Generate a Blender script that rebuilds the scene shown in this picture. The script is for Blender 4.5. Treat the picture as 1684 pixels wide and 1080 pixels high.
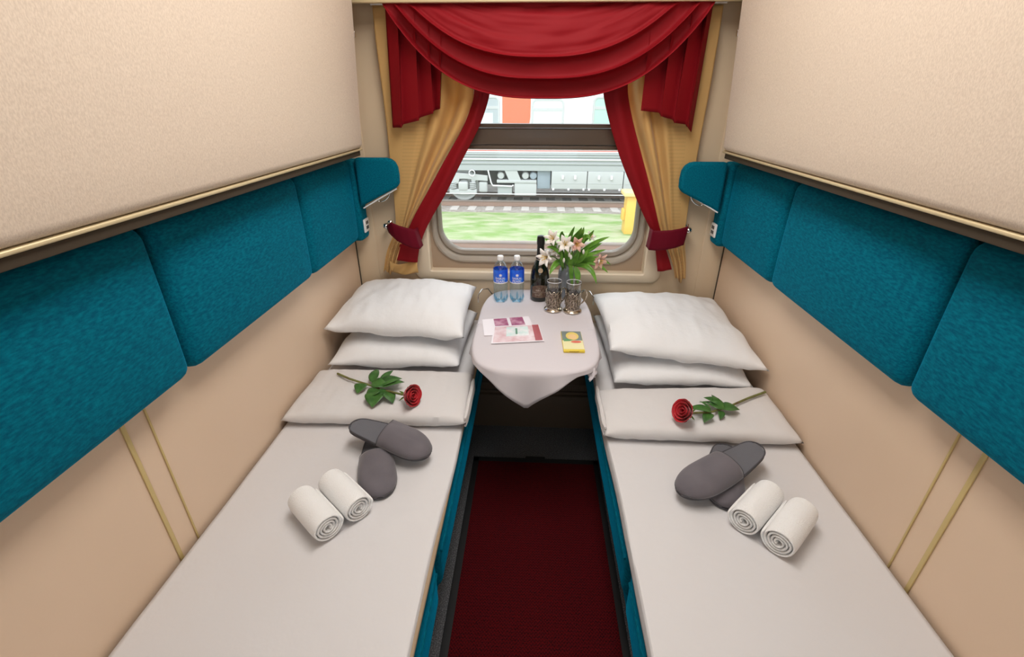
import bpy, bmesh, math, random
from mathutils import Vector, Matrix, noise
random.seed(7)
PI = math.pi
SC = bpy.context.scene
for o in list(bpy.data.objects): bpy.data.objects.remove(o)

# ---------------------------------------------------------------- camera
cam_d = bpy.data.cameras.new('camera'); cam = bpy.data.objects.new('camera', cam_d)
SC.collection.objects.link(cam); SC.camera = cam
yaw, pitch, roll = -.046, -.4601, .0028
fw = Vector((math.sin(yaw)*math.cos(pitch), math.cos(yaw)*math.cos(pitch), math.sin(pitch)))
rt = Vector((math.cos(yaw), -math.sin(yaw), 0)); up = rt.cross(fw)
r2 = rt*math.cos(roll)+up*math.sin(roll); u2 = -rt*math.sin(roll)+up*math.cos(roll)
M4 = Matrix((r2, u2, -fw)).transposed().to_4x4(); M4.translation = Vector((-.0174, 0, 1.5044))
cam.matrix_world = M4
cam_d.sensor_fit = 'HORIZONTAL'; cam_d.sensor_width = 36; cam_d.lens = 36*765.1/1684
cam_d.clip_start = .02; cam_d.clip_end = 300

# ---------------------------------------------------------------- world, sun, exposure
w = bpy.data.worlds.new('sky'); SC.world = w; w.use_nodes = True
bg = w.node_tree.nodes['Background']
bg.inputs[0].default_value = (.88, .94, 1, 1); bg.inputs[1].default_value = 2.5
sun_d = bpy.data.lights.new('sun', 'SUN'); sun_d.energy = 1.6; sun_d.angle = .3
sun = bpy.data.objects.new('sun', sun_d); SC.collection.objects.link(sun)
sun.rotation_euler = (math.radians(35), 0, math.radians(-25))
SC.view_settings.view_transform = 'Standard'; SC.view_settings.look = 'None'
SC.view_settings.gamma = 1; SC.view_settings.use_curve_mapping = False
SC.view_settings.exposure = 0.0
LAMP_W = 15.0                     # ceiling lamp
LAMP_COL = (1, .955, .91)

# ---------------------------------------------------------------- helpers
def link(o): SC.collection.objects.link(o); return o
class MB:
    def __init__(s): s.v = []; s.f = []; s.m = []; s.mi = 0
    def add(s, vs, fs):
        n = len(s.v); s.v += [tuple(p) for p in vs]
        for f in fs: s.f.append(tuple(i+n for i in f)); s.m.append(s.mi)
        return s
    def box(s, x0, x1, y0, y1, z0, z1, b=0, seg=3):
        if b:
            bm = bmesh.new(); bmesh.ops.create_cube(bm, size=1)
            for v in bm.verts: v.co = Vector(((x0+x1)/2+v.co.x*(x1-x0), (y0+y1)/2+v.co.y*(y1-y0), (z0+z1)/2+v.co.z*(z1-z0)))
            bmesh.ops.bevel(bm, geom=list(bm.edges), offset=b, segments=seg, affect='EDGES', profile=.5, clamp_overlap=True)
            bm.verts.index_update()
            s.add([v.co for v in bm.verts], [[v.index for v in f.verts] for f in bm.faces]); bm.free(); return s
        p = [(x, y, z) for z in (z0, z1) for y in (y0, y1) for x in (x0, x1)]
        return s.add(p, [(0,2,3,1),(4,5,7,6),(0,1,5,4),(2,6,7,3),(0,4,6,2),(1,3,7,5)])
    def lathe(s, prof, n=32, c=(0,0,0), a0=0, a1=2*PI):
        full = abs(a1-a0-2*PI) < 1e-6; m = n if full else n+1
        vs = [(c[0]+r*math.cos(a0+(a1-a0)*k/n), c[1]+r*math.sin(a0+(a1-a0)*k/n), c[2]+z) for r, z in prof for k in range(m)]
        fs = []
        for i in range(len(prof)-1):
            for k in range(n):
                k2 = (k+1) % m
                fs.append((i*m+k, i*m+k2, (i+1)*m+k2, (i+1)*m+k))
        return s.add(vs, fs)
    def tube(s, pts, r, n=8, cap=True):
        pts = [Vector(p) for p in pts]; rs = r if isinstance(r, (list, tuple)) else [r]*len(pts)
        vs = []; ref = None
        for i, p in enumerate(pts):
            t = (pts[min(i+1, len(pts)-1)]-pts[max(i-1, 0)]).normalized()
            if ref is None:
                ref = t.cross(Vector((0,0,1)))
                if ref.length < .1: ref = t.cross(Vector((1,0,0)))
            a = (ref-t*ref.dot(t)).normalized(); ref = a; b = t.cross(a)
            for k in range(n): vs.append(p+(a*math.cos(2*PI*k/n)+b*math.sin(2*PI*k/n))*rs[i])
        fs = [(i*n+k, i*n+(k+1) % n, (i+1)*n+(k+1) % n, (i+1)*n+k) for i in range(len(pts)-1) for k in range(n)]
        if cap: fs += [tuple(range(n-1, -1, -1)), tuple((len(pts)-1)*n+k for k in range(n))]
        return s.add(vs, fs)
    def grid(s, fn, nu, nv, wrapu=False):
        mu = nu if wrapu else nu+1
        vs = [fn(i/nu, j/nv) for j in range(nv+1) for i in range(mu)]
        fs = [(j*mu+i, j*mu+(i+1) % mu, (j+1)*mu+(i+1) % mu, (j+1)*mu+i) for j in range(nv) for i in range(nu)]
        return s.add(vs, fs)
    def prism(s, poly, y0, y1):            # polygon of (x, z) extruded in y
        n = len(poly)
        return s.add([(x, y0, z) for x, z in poly]+[(x, y1, z) for x, z in poly],
                     [tuple(range(n)), tuple(range(2*n-1, n-1, -1))]+[(i, i+n, (i+1) % n+n, (i+1) % n) for i in range(n)])
    def build(s, name, mat, parent=None, smooth=True, sol=0, sub=0, bev=0, ang=None):
        me = bpy.data.meshes.new(name); me.from_pydata(s.v, [], s.f); me.validate()
        mats = mat if isinstance(mat, (list, tuple)) else [mat]
        for m in mats: me.materials.append(m)
        bm = bmesh.new(); bm.from_mesh(me)
        if len(mats) > 1:
            for f, mi in zip(bm.faces, s.m): f.material_index = mi
        bmesh.ops.recalc_face_normals(bm, faces=bm.faces); bm.to_mesh(me); bm.free()
        for p in me.polygons: p.use_smooth = smooth
        if smooth: me.set_sharp_from_angle(angle=ang if ang else math.radians(40))
        o = link(bpy.data.objects.new(name, me))
        if parent: o.parent = parent
        if sol: k = o.modifiers.new('s', 'SOLIDIFY'); k.thickness = sol; k.offset = 0
        if bev: k = o.modifiers.new('b', 'BEVEL'); k.width = bev; k.segments = 3
        if sub: k = o.modifiers.new('u', 'SUBSURF'); k.levels = k.render_levels = sub
        return o
def tag(o, label, cat, group=None):
    o['label'] = label; o['category'] = cat
    if group: o['group'] = group
    return o
def struct(o): o['kind'] = 'structure'; return o
def thing(name, label, cat, loc=(0,0,0), group=None, rot=(0,0,0)):
    o = link(bpy.data.objects.new(name, None)); o.location = loc; o.rotation_euler = rot; o.empty_display_size = .05
    return tag(o, label, cat, group)
def world_child(o, p):            # geometry written in room coordinates, parent unrotated
    o.location = -Vector(p.location); return o
def copy_tree(o, parent=None):
    c = o.copy(); link(c); c.parent = parent
    for ch in list(o.children): copy_tree(ch, c)
    return c
def N3(x, y, z, s=1.0): return noise.noise(Vector((x*s, y*s, z*s)))

# ---------------------------------------------------------------- materials
def mat(name, col, rough=.6, metal=0, spec=.5, sheen=0, noise_=None, bump=None, coat=0, trans=0, ior=1.45, alpha=None):
    m = bpy.data.materials.new(name); m.use_nodes = True; nt = m.node_tree; b = nt.nodes['Principled BSDF']
    b.inputs['Base Color'].default_value = (*col, 1); b.inputs['Roughness'].default_value = rough
    b.inputs['Metallic'].default_value = metal; b.inputs['Specular IOR Level'].default_value = spec
    b.inputs['Sheen Weight'].default_value = sheen; b.inputs['Coat Weight'].default_value = coat
    b.inputs['Transmission Weight'].default_value = trans; b.inputs['IOR'].default_value = ior
    tc = nt.nodes.new('ShaderNodeTexCoord')
    def nz(scale, detail, stretch):
        mp = nt.nodes.new('ShaderNodeMapping'); mp.inputs['Scale'].default_value = stretch
        n = nt.nodes.new('ShaderNodeTexNoise'); n.inputs['Scale'].default_value = scale; n.inputs['Detail'].default_value = detail
        nt.links.new(tc.outputs['Object'], mp.inputs[0]); nt.links.new(mp.outputs[0], n.inputs[0]); return n
    if noise_:       # (colour 2, scale, detail, stretch, low, high)
        c2, sc, de, st, lo, hi = noise_
        n = nz(sc, de, st); r = nt.nodes.new('ShaderNodeMapRange'); r.inputs[1].default_value = lo; r.inputs[2].default_value = hi
        mx = nt.nodes.new('ShaderNodeMix'); mx.data_type = 'RGBA'
        mx.inputs[6].default_value = (*col, 1); mx.inputs[7].default_value = (*c2, 1)
        nt.links.new(n.outputs[0], r.inputs[0]); nt.links.new(r.outputs[0], mx.inputs[0]); nt.links.new(mx.outputs[2], b.inputs['Base Color'])
    if bump:         # (scale, detail, stretch, strength, distance)
        sc, de, st, stg, di = bump
        n = nz(sc, de, st); bp = nt.nodes.new('ShaderNodeBump'); bp.inputs['Strength'].default_value = stg; bp.inputs['Distance'].default_value = di
        nt.links.new(n.outputs[0], bp.inputs['Height']); nt.links.new(bp.outputs[0], b.inputs['Normal'])
    return m
I3 = (1, 1, 1)
m_wall = mat('wall_laminate', (.72, .545, .395), .42, spec=.4, noise_=((.75, .57, .42), 3, 2, I3, .3, .7))
m_wallfar = mat('cream_window_wall', (.68, .54, .375), .42, spec=.4)
m_walltrim = mat('wall_trim', (.60, .46, .20), .4)
m_ceil = mat('ceiling_white', (.82, .79, .74), .6)
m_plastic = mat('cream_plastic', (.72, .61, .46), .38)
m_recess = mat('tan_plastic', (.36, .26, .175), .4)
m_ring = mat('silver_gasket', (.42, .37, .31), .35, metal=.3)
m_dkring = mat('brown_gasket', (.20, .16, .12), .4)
m_brown = mat('brown_window_bar', (.115, .085, .062), .35)
m_teal = mat('teal_velour', (.0, .088, .150), .85, spec=.1, noise_=((.0, .170, .245), 230, 6, (1, .3, 1), .35, .7), bump=(500, 3, (1, .5, 1), .35, .002))
m_berth = mat('beige_boucle', (.61, .505, .41), .9, sheen=.1, spec=.2, noise_=((.72, .61, .50), 420, 5, (1, 1, .5), .35, .65), bump=(700, 3, I3, .3, .001))
m_gold = mat('champagne_trim', (.66, .55, .34), .35, metal=.25)
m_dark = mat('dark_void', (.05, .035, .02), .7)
m_sheet = mat('white_linen', (.675, .66, .665), .8, spec=.2, bump=(14, 4, (1, 1, 1), .22, .012))
m_pillow = mat('white_cotton', (.83, .835, .85), .8, spec=.2, bump=(16, 5, I3, .35, .012))
m_blanket = mat('linen_blanket', (.68, .66, .655), .85, spec=.2, bump=(12, 4, I3, .25, .012))
m_cloth = mat('grey_white_tablecloth', (.66, .62, .65), .8, spec=.2, bump=(9, 3, I3, .2, .01))
m_towel = mat('terry_towel', (.92, .915, .905), .95, spec=.1, sheen=.3, bump=(420, 2, I3, .8, .003))
m_slip = mat('grey_felt', (.115, .105, .118), .85, sheen=.3, spec=.2, noise_=((.15, .135, .15), 12, 4, I3, .3, .7), bump=(500, 2, I3, .3, .001))
m_slip2 = mat('grey_insole', (.13, .13, .145), .9, bump=(600, 2, I3, .4, .001))
m_sole = mat('grey_sole', (.075, .072, .08), .8)
m_red = mat('red_satin', (.235, .005, .010), .65, spec=.2, bump=(700, 2, (1, 1, 1), .12, .001))
m_tie = mat('crimson_satin', (.12, .002, .012), .65, spec=.15)
m_floor = mat('grey_speckled_carpet', (.075, .075, .08), .95, noise_=((.22, .22, .23), 260, 2, I3, .45, .7))
m_rugb = mat('black_rubber_edge', (.010, .010, .011), .7)
m_chrome = mat('chrome', (.72, .72, .72), .15, metal=1)
m_heat = mat('brown_heater_panel', (.11, .075, .05), .5)
m_black = mat('matt_black', (.012, .010, .010), .5)
m_white = mat('white_plastic', (.85, .85, .85), .35)
m_stem = mat('stem_green', (.11, .20, .03), .5)
m_rstem = mat('rose_stem', (.17, .19, .055), .55, noise_=((.10, .05, .02), 30, 2, I3, .45, .75))
m_leaf = mat('leaf_green', (.030, .105, .018), .4, noise_=((.075, .19, .04), 30, 3, I3, .35, .7))
m_leaf2 = mat('bright_leaf', (.16, .36, .04), .4, noise_=((.07, .22, .02), 25, 3, I3, .35, .7))
m_petal = mat('red_petal', (.52, .002, .010), .5, sheen=.3, noise_=((.38, .0, .012), 40, 3, I3, .35, .7))
m_lily = mat('white_petal', (.86, .84, .80), .5, noise_=((.82, .72, .68), 30, 2, I3, .5, .8))
m_pink = mat('pink_petal', (.72, .42, .36), .5, noise_=((.80, .62, .45), 30, 2, I3, .4, .8))
m_yel = mat('flower_throat', (.75, .50, .06), .5)

def glass_mat(name, tint, gloss=.12, rough=.02, fac=None):
    m = bpy.data.materials.new(name); m.use_nodes = True; nt = m.node_tree; nt.nodes.clear()
    out = nt.nodes.new('ShaderNodeOutputMaterial'); mix = nt.nodes.new('ShaderNodeMixShader')
    tr = nt.nodes.new('ShaderNodeBsdfTransparent'); gl = nt.nodes.new('ShaderNodeBsdfGlossy')
    tr.inputs[0].default_value = (*tint, 1); gl.inputs['Roughness'].default_value = rough
    lw = nt.nodes.new('ShaderNodeLayerWeight'); lw.inputs[0].default_value = .5
    pw = nt.nodes.new('ShaderNodeMath'); pw.operation = 'POWER'; pw.inputs[1].default_value = 4; nt.links.new(lw.outputs['Facing'], pw.inputs[0])
    ma = nt.nodes.new('ShaderNodeMath'); ma.operation = 'MULTIPLY_ADD'; ma.inputs[1].default_value = .7; ma.inputs[2].default_value = gloss*.3; nt.links.new(pw.outputs[0], ma.inputs[0])
    nt.links.new(ma.outputs[0], mix.inputs[0]); nt.links.new(tr.outputs[0], mix.inputs[1]); nt.links.new(gl.outputs[0], mix.inputs[2])
    nt.links.new(mix.outputs[0], out.inputs[0]); return m
m_pane = glass_mat('window_glass', (.97, .985, .98), .06)
_nt = m_pane.node_tree; _o = [n for n in _nt.nodes if n.type == 'OUTPUT_MATERIAL'][0]; _m = [n for n in _nt.nodes if n.type == 'MIX_SHADER'][0]
_tl = _nt.nodes.new('ShaderNodeBsdfTranslucent'); _m2 = _nt.nodes.new('ShaderNodeMixShader'); _m2.inputs[0].default_value = .022   # hazy veil mixed into the glass to wash out the view
_nt.links.new(_m.outputs[0], _m2.inputs[1]); _nt.links.new(_tl.outputs[0], _m2.inputs[2]); _nt.links.new(_m2.outputs[0], _o.inputs[0])
m_glass = glass_mat('drinking_glass', (.90, .91, .92), .35, .03)
m_pet = glass_mat('blue_clear_plastic', (.86, .95, .985), .3, .08)
m_vase = mat('smoky_grey_glass', (.20, .22, .25), .12, spec=.7, coat=.3)
m_bottle = mat('dark_bottle_glass', (.008, .009, .004), .08, spec=.8)
m_foil = mat('black_foil', (.014, .012, .012), .35, metal=.3)
m_silver = mat('worn_nickel_silver', (.40, .34, .28), .28, metal=.95, noise_=((.10, .08, .06), 160, 3, I3, .42, .62), bump=(220, 3, I3, .9, .003))
m_silver2 = mat('polished_nickel', (.62, .55, .45), .2, metal=1)

_b = m_teal.node_tree.nodes['Principled BSDF']; _b.inputs['Sheen Weight'].default_value = .55; _b.inputs['Sheen Roughness'].default_value = .35; _b.inputs['Sheen Tint'].default_value = (0, .34, .60, 1)
def carpet_mat():
    m = bpy.data.materials.new('red_zigzag_carpet'); m.use_nodes = True; nt = m.node_tree; b = nt.nodes['Principled BSDF']
    b.inputs['Roughness'].default_value = .95; b.inputs['Specular IOR Level'].default_value = .1
    tc = nt.nodes.new('ShaderNodeTexCoord'); sp = nt.nodes.new('ShaderNodeSeparateXYZ'); nt.links.new(tc.outputs['Object'], sp.inputs[0])
    def mt(op, a, bb=None):
        n = nt.nodes.new('ShaderNodeMath'); n.operation = op
        for k, x in enumerate((a, bb)):
            if x is None: continue
            if isinstance(x, (int, float)): n.inputs[k].default_value = x
            else: nt.links.new(x, n.inputs[k])
        return n.outputs[0]
    zz = mt('PINGPONG', sp.outputs[0], .005)
    ph = mt('ADD', mt('MULTIPLY', sp.outputs[1], 560), mt('MULTIPLY', zz, 900))
    s = mt('SINE', ph, None)
    nz = nt.nodes.new('ShaderNodeTexNoise'); nz.inputs['Scale'].default_value = 320
    nt.links.new(tc.outputs['Object'], nz.inputs[0])
    v = mt('ADD', mt('MULTIPLY', s, .17), mt('MULTIPLY', nz.outputs[0], 1.15))
    mr = nt.nodes.new('ShaderNodeMapRange'); mr.inputs[1].default_value = .25; mr.inputs[2].default_value = .85; nt.links.new(v, mr.inputs[0])
    mx = nt.nodes.new('ShaderNodeMix'); mx.data_type = 'RGBA'; mx.inputs[6].default_value = (.006, .002, .003, 1); mx.inputs[7].default_value = (.105, .003, .005, 1)
    nt.links.new(mr.outputs[0], mx.inputs[0]); nt.links.new(mx.outputs[2], b.inputs['Base Color']); return m
m_rug = carpet_mat()
def curtain_mat():      # gold cloth with a woven band of small darker dashes
    m = bpy.data.materials.new('gold_jacquard'); m.use_nodes = True; nt = m.node_tree; b = nt.nodes['Principled BSDF']
    b.inputs['Roughness'].default_value = .6; b.inputs['Sheen Weight'].default_value = .2
    uv = nt.nodes.new('ShaderNodeTexCoord'); sp = nt.nodes.new('ShaderNodeSeparateXYZ'); nt.links.new(uv.outputs['UV'], sp.inputs[0])
    def mt(op, a, bb=None):
        n = nt.nodes.new('ShaderNodeMath'); n.operation = op
        for k, x in enumerate((a, bb)):
            if x is None: continue
            if isinstance(x, (int, float)): n.inputs[k].default_value = x
            else: nt.links.new(x, n.inputs[k])
        return n.outputs[0]
    a = mt('GREATER_THAN', mt('SINE', mt('MULTIPLY', sp.outputs[0], 330)), .0)
    c = mt('GREATER_THAN', mt('SINE', mt('MULTIPLY', sp.outputs[1], 460)), .1)
    band = mt('MULTIPLY', mt('GREATER_THAN', sp.outputs[0], .22), mt('LESS_THAN', sp.outputs[0], .52))
    f = mt('MULTIPLY', mt('MULTIPLY', a, c), mt('MULTIPLY', band, .42))
    mx = nt.nodes.new('ShaderNodeMix'); mx.data_type = 'RGBA'; mx.inputs[6].default_value = (.76, .50, .19, 1); mx.inputs[7].default_value = (.42, .28, .10, 1)
    nt.links.new(f, mx.inputs[0]); nt.links.new(mx.outputs[2], b.inputs['Base Color'])
    tl = nt.nodes.new('ShaderNodeBsdfTranslucent'); tl.inputs[0].default_value = (.75, .42, .08, 1)
    ms = nt.nodes.new('ShaderNodeMixShader'); ms.inputs[0].default_value = .34
    nt.links.new(b.outputs[0], ms.inputs[1]); nt.links.new(tl.outputs[0], ms.inputs[2]); nt.links.new(ms.outputs[0], nt.nodes['Material Output'].inputs[0])
    return m
m_gold_cloth = curtain_mat()

# ================================================================ ROOM SHELL
W = .88; D = 2.181; Y0 = -.42; H = 2.38
def sbox(name, b, m, bev=0): return struct(MB().box(*b, bev).build(name, m))
sbox('floor', (-W, W, Y0, D+.02, -.06, 0), m_floor)
sbox('ceiling', (-W-.05, W+.05, Y0-.05, D+.05, H, H+.05), m_ceil)
sbox('wall_left', (-W-.05, -W, Y0, D+.06, 0, H), m_wall)
sbox('wall_right', (W, W+.05, Y0, D+.06, 0, H), m_wall)
# door side: doorway at the camera's back, unseen corridor and window added to light the room from behind
mb = MB().box(-W, -.40, Y0-.05, Y0, 0, H).box(.40, W, Y0-.05, Y0, 0, H).box(-.40, .40, Y0-.05, Y0, 2.02, H)
struct(mb.build('wall_near', m_wall, smooth=False))
YC = Y0-.80
struct(MB().box(-1.6, 1.6, YC, Y0-.05, -.06, 0).build('floor_corridor', m_floor))
struct(MB().box(-1.6, 1.6, YC, Y0-.05, H, H+.05).build('ceiling_corridor', m_ceil))
mb = MB().box(-1.6, 1.6, YC-.05, YC, 0, .85).box(-1.6, 1.6, YC-.05, YC, 1.95, H).box(-1.6, -.75, YC-.05, YC, .85, 1.95).box(.75, 1.6, YC-.05, YC, .85, 1.95)
struct(mb.build('wall_corridor', m_ceil, smooth=False))
struct(MB().box(-1.65, -1.6, YC, Y0, 0, H).build('wall_corridor_left', m_ceil)); struct(MB().box(1.6, 1.65, YC, Y0, 0, H).build('wall_corridor_right', m_ceil))
struct(MB().box(-1.6, -W, Y0-.05, Y0, 0, H).box(W, 1.6, Y0-.05, Y0, 0, H).build('wall_corridor_inner', m_ceil, smooth=False))
def rrect(cx, cz, hx, hz, r, n=10):
    out = []
    for sx, sz, a0 in ((1, 1, 0), (-1, 1, 90), (-1, -1, 180), (1, -1, 270)):
        for k in range(n+1):
            a = math.radians(a0+90*k/n); out.append((cx+sx*(hx-r)+r*math.cos(a), cz+sz*(hz-r)+r*math.sin(a)))
    return out
def loopstrip(mb, loops):        # loops: list of (list of (x, z), y)
    n = len(loops[0][0]); vs = [(x, y, z) for lp, y in loops for x, z in lp]
    fs = [(i*n+k, i*n+(k+1) % n, (i+1)*n+(k+1) % n, (i+1)*n+k) for i in range(len(loops)-1) for k in range(n)]
    return mb.add(vs, fs)
ZT = 1.78                                                      # top of the window opening
def wl(x, z0, z1, r): return rrect(0, (z0+z1)/2, x, (z1-z0)/2, r)
# far wall, a slab with the window opening cut through
mb = MB(); outer = []
hole = wl(.56, .725, ZT+.02, .02)
for (x, z) in hole:
    dx, dz = x, z-1.25; s = min((W/abs(dx)) if dx else 9e9, ((1.13 if dz > 0 else 1.25)/abs(dz)) if dz else 9e9)
    outer.append((dx*s, 1.25+dz*s))
for sx, sz, k in ((1, H, 5), (-1, H, 16), (-1, 0, 27), (1, 0, 38)):   # snap to the corners
    j = min(range(len(outer)), key=lambda i: (outer[i][0]-sx*W)**2+(outer[i][1]-sz)**2); outer[j] = (sx*W, sz)
loopstrip(mb, [(outer, D), (hole, D), (hole, D+.12), (outer, D+.12), (outer, D)])
struct(mb.build('wall_window', m_wallfar, smooth=False))
# window
wn = struct(link(bpy.data.objects.new('window_1', None))); wn.location = (0, D, .70)
def wpart(mb, name, m, **k): return world_child(mb.build(name, m, wn, **k), wn)
mb = MB(); loopstrip(mb, [(wl(.605, .688, ZT+.05, .05), D), (wl(.602, .691, ZT+.05, .048), D-.010), (wl(.594, .699, ZT+.04, .04), D-.016), (wl(.525, .733, ZT+.01, .012), D-.016), (wl(.519, .739, ZT, .008), D-.010), (wl(.517, .741, ZT, .006), D+.030)])
wpart(mb, 'outer_frame', m_plastic, bev=0)
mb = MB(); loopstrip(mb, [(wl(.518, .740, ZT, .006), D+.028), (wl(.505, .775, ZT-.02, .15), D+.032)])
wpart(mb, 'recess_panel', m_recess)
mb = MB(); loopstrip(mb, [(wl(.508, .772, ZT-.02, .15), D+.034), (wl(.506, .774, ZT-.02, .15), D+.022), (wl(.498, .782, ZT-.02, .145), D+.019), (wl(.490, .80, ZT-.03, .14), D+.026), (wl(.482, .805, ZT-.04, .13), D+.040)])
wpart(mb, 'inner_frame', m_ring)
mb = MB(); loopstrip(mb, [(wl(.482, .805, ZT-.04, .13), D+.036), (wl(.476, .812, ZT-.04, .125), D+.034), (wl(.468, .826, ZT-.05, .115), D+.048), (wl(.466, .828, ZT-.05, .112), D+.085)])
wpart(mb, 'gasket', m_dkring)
mb = MB().box(-.47, .47, D+.016, D+.075, 1.318, 1.385, .006).box(-.47, .47, D+.008, D+.075, 1.388, 1.404, .004).box(-.47, .47, D+.022, D+.075, 1.299, 1.316, .003)
wpart(mb, 'transom_bar', m_brown)
p1 = MB().box(-.467, .467, D+.066, D+.070, .829, 1.30); wpart(p1, 'pane', m_pane, smooth=False)
p2 = MB().box(-.467, .467, D+.066, D+.070, 1.404, ZT-.05); wpart(p2, 'pane', m_pane, smooth=False)
# corner strips, wall strips, cornice, door
for i, (s, y, wd) in enumerate(((-1, .750, .0055), (-1, .8125, .0025), (1, .750, .0055), (1, .8125, .0025))):
    x0, x1 = sorted((s*W, s*(W-.004))); sbox('trim_%d' % (i+1), (x0, x1, y-wd, y+wd, .40, 1.20), m_walltrim, .0015)
for i, s in enumerate((-1, 1)):
    x0, x1 = sorted((s*.780, s*W)); sbox('trim_%d' % (i+5), (x0, x1, D-.006, D, .40, 1.75), m_wallfar, .003)
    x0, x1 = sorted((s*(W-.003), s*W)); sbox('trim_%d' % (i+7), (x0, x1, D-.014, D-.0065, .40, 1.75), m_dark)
sbox('trim_9', (-W, W, 2.045, D, 1.835, 1.90), m_gold, .004)
sbox('trim_10', (-W, W, 2.03, 2.05, 1.815, 1.855), m_gold, .004)
sbox('door_1', (.42, .87, Y0-.09, Y0-.055, .02, 2.0), m_wall, .006)   # slid open into the corridor wall
for _k, _b in enumerate(((-.77, -.73), (.73, .77))): sbox('trim_%d' % (11+_k), (_b[0], _b[1], YC-.04, YC+.012, .83, 1.97), m_plastic, .004)
wc = struct(MB().box(-.75, .75, YC-.03, YC-.026, .85, 1.95).build('window_fill', m_pane, smooth=False))  # out of view, added to let fill daylight in through the doorway
# heater casing and low boxed step under the table
hc = thing('heater_casing', 'low brown heater casing with slotted vents under the table', 'heater', (0, 1.93, 0))
world_child(MB().box(-.312, .312, 1.905, D, .0, .19, .005).build('casing', m_heat, hc), hc)
mb = MB()
for k in range(60): mb.box(-.31+k*.0105, -.305+k*.0105, 1.935, 1.940, .205, .235)
mb.box(-.312, .312, 1.94, D, .19, .244, .003).box(-.312, .312, 1.926, 1.944, .19, .204, .002).box(-.312, .312, 1.926, 1.944, .237, .247, .002)
world_child(mb.build('vent_grille', m_heat, hc), hc)
# carpet runner
rg = thing('carpet_runner', 'dark red carpet runner with fine black zigzag weave between the two beds', 'carpet', (.018, .7, 0))
world_child(MB().box(-.245, .280, Y0+.02, 1.64, .002, .010, .003).build('pile', m_rug, rg), rg)
mb = MB().box(-.270, -.243, Y0+.02, 1.665, .001, .009, .002).box(.278, .303, Y0+.02, 1.665, .001, .009, .002).box(-.270, .303, 1.638, 1.668, .001, .009, .002).box(-.03, .06, 1.66, 1.682, .001, .008, .002)
world_child(mb.build('rubber_border', m_rugb, rg), rg)
# ceiling lamp (the compartment's own light)
m_lamp = bpy.data.materials.new('lamp_diffuser'); m_lamp.use_nodes = True
b = m_lamp.node_tree.nodes['Principled BSDF']; b.inputs['Emission Color'].default_value = (1, .95, .90, 1); b.inputs['Emission Strength'].default_value = 4
lp = thing('ceiling_lamp', 'long white ceiling lamp over the aisle', 'lamp', (0, 1.0, H))
world_child(MB().box(-.30, .30, .32, 1.68, H-.035, H, .01).build('housing', m_white, lp), lp)
world_child(MB().box(-.27, .27, .35, 1.65, H-.045, H-.034, .004).build('diffuser', m_lamp, lp), lp)
ld = bpy.data.lights.new('lamp_light', 'AREA'); ld.shape = 'RECTANGLE'; ld.size = .52; ld.size_y = 1.25; ld.energy = LAMP_W; ld.color = LAMP_COL
lo = link(bpy.data.objects.new('lamp_light', ld)); lo.location = (0, 1.0, H-.05)

# ================================================================ BENCHES, BERTHS, BACKRESTS
SIDE = {-1: 'left', 1: 'right'}
def mx(s, a, b): return sorted((s*a, s*b))
def soft_box(mb, x0, x1, y0, y1, z0, z1, b, bulge=0, axis=0, sgn=1, seg=5, nu=14):
    # bevelled box, then a gentle pillow bulge of one face
    bm = bmesh.new(); bmesh.ops.create_cube(bm, size=1)
    for v in bm.verts: v.co = Vector(((x0+x1)/2+v.co.x*(x1-x0), (y0+y1)/2+v.co.y*(y1-y0), (z0+z1)/2+v.co.z*(z1-z0)))
    bmesh.ops.bevel(bm, geom=list(bm.edges), offset=b, segments=seg, affect='EDGES', profile=.5, clamp_overlap=True)
    bmesh.ops.subdivide_edges(bm, edges=[e for e in bm.edges if e.calc_length() > .08], cuts=8, use_grid_fill=True)
    c = [(x0+x1)/2, (y0+y1)/2, (z0+z1)/2]; h = [(x1-x0)/2, (y1-y0)/2, (z1-z0)/2]; oth = [k for k in range(3) if k != axis]
    for v in bm.verts:
        q = [(v.co[k]-c[k])/h[k] for k in range(3)]
        if q[axis]*sgn > 0:
            v.co[axis] += sgn*bulge*max(0, 1-q[oth[0]]**2)**.7*max(0, 1-q[oth[1]]**2)**.7*q[axis]*sgn
    bm.verts.index_update(); mb.add([v.co for v in bm.verts], [[v.index for v in f.verts] for f in bm.faces]); bm.free(); return mb
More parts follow.
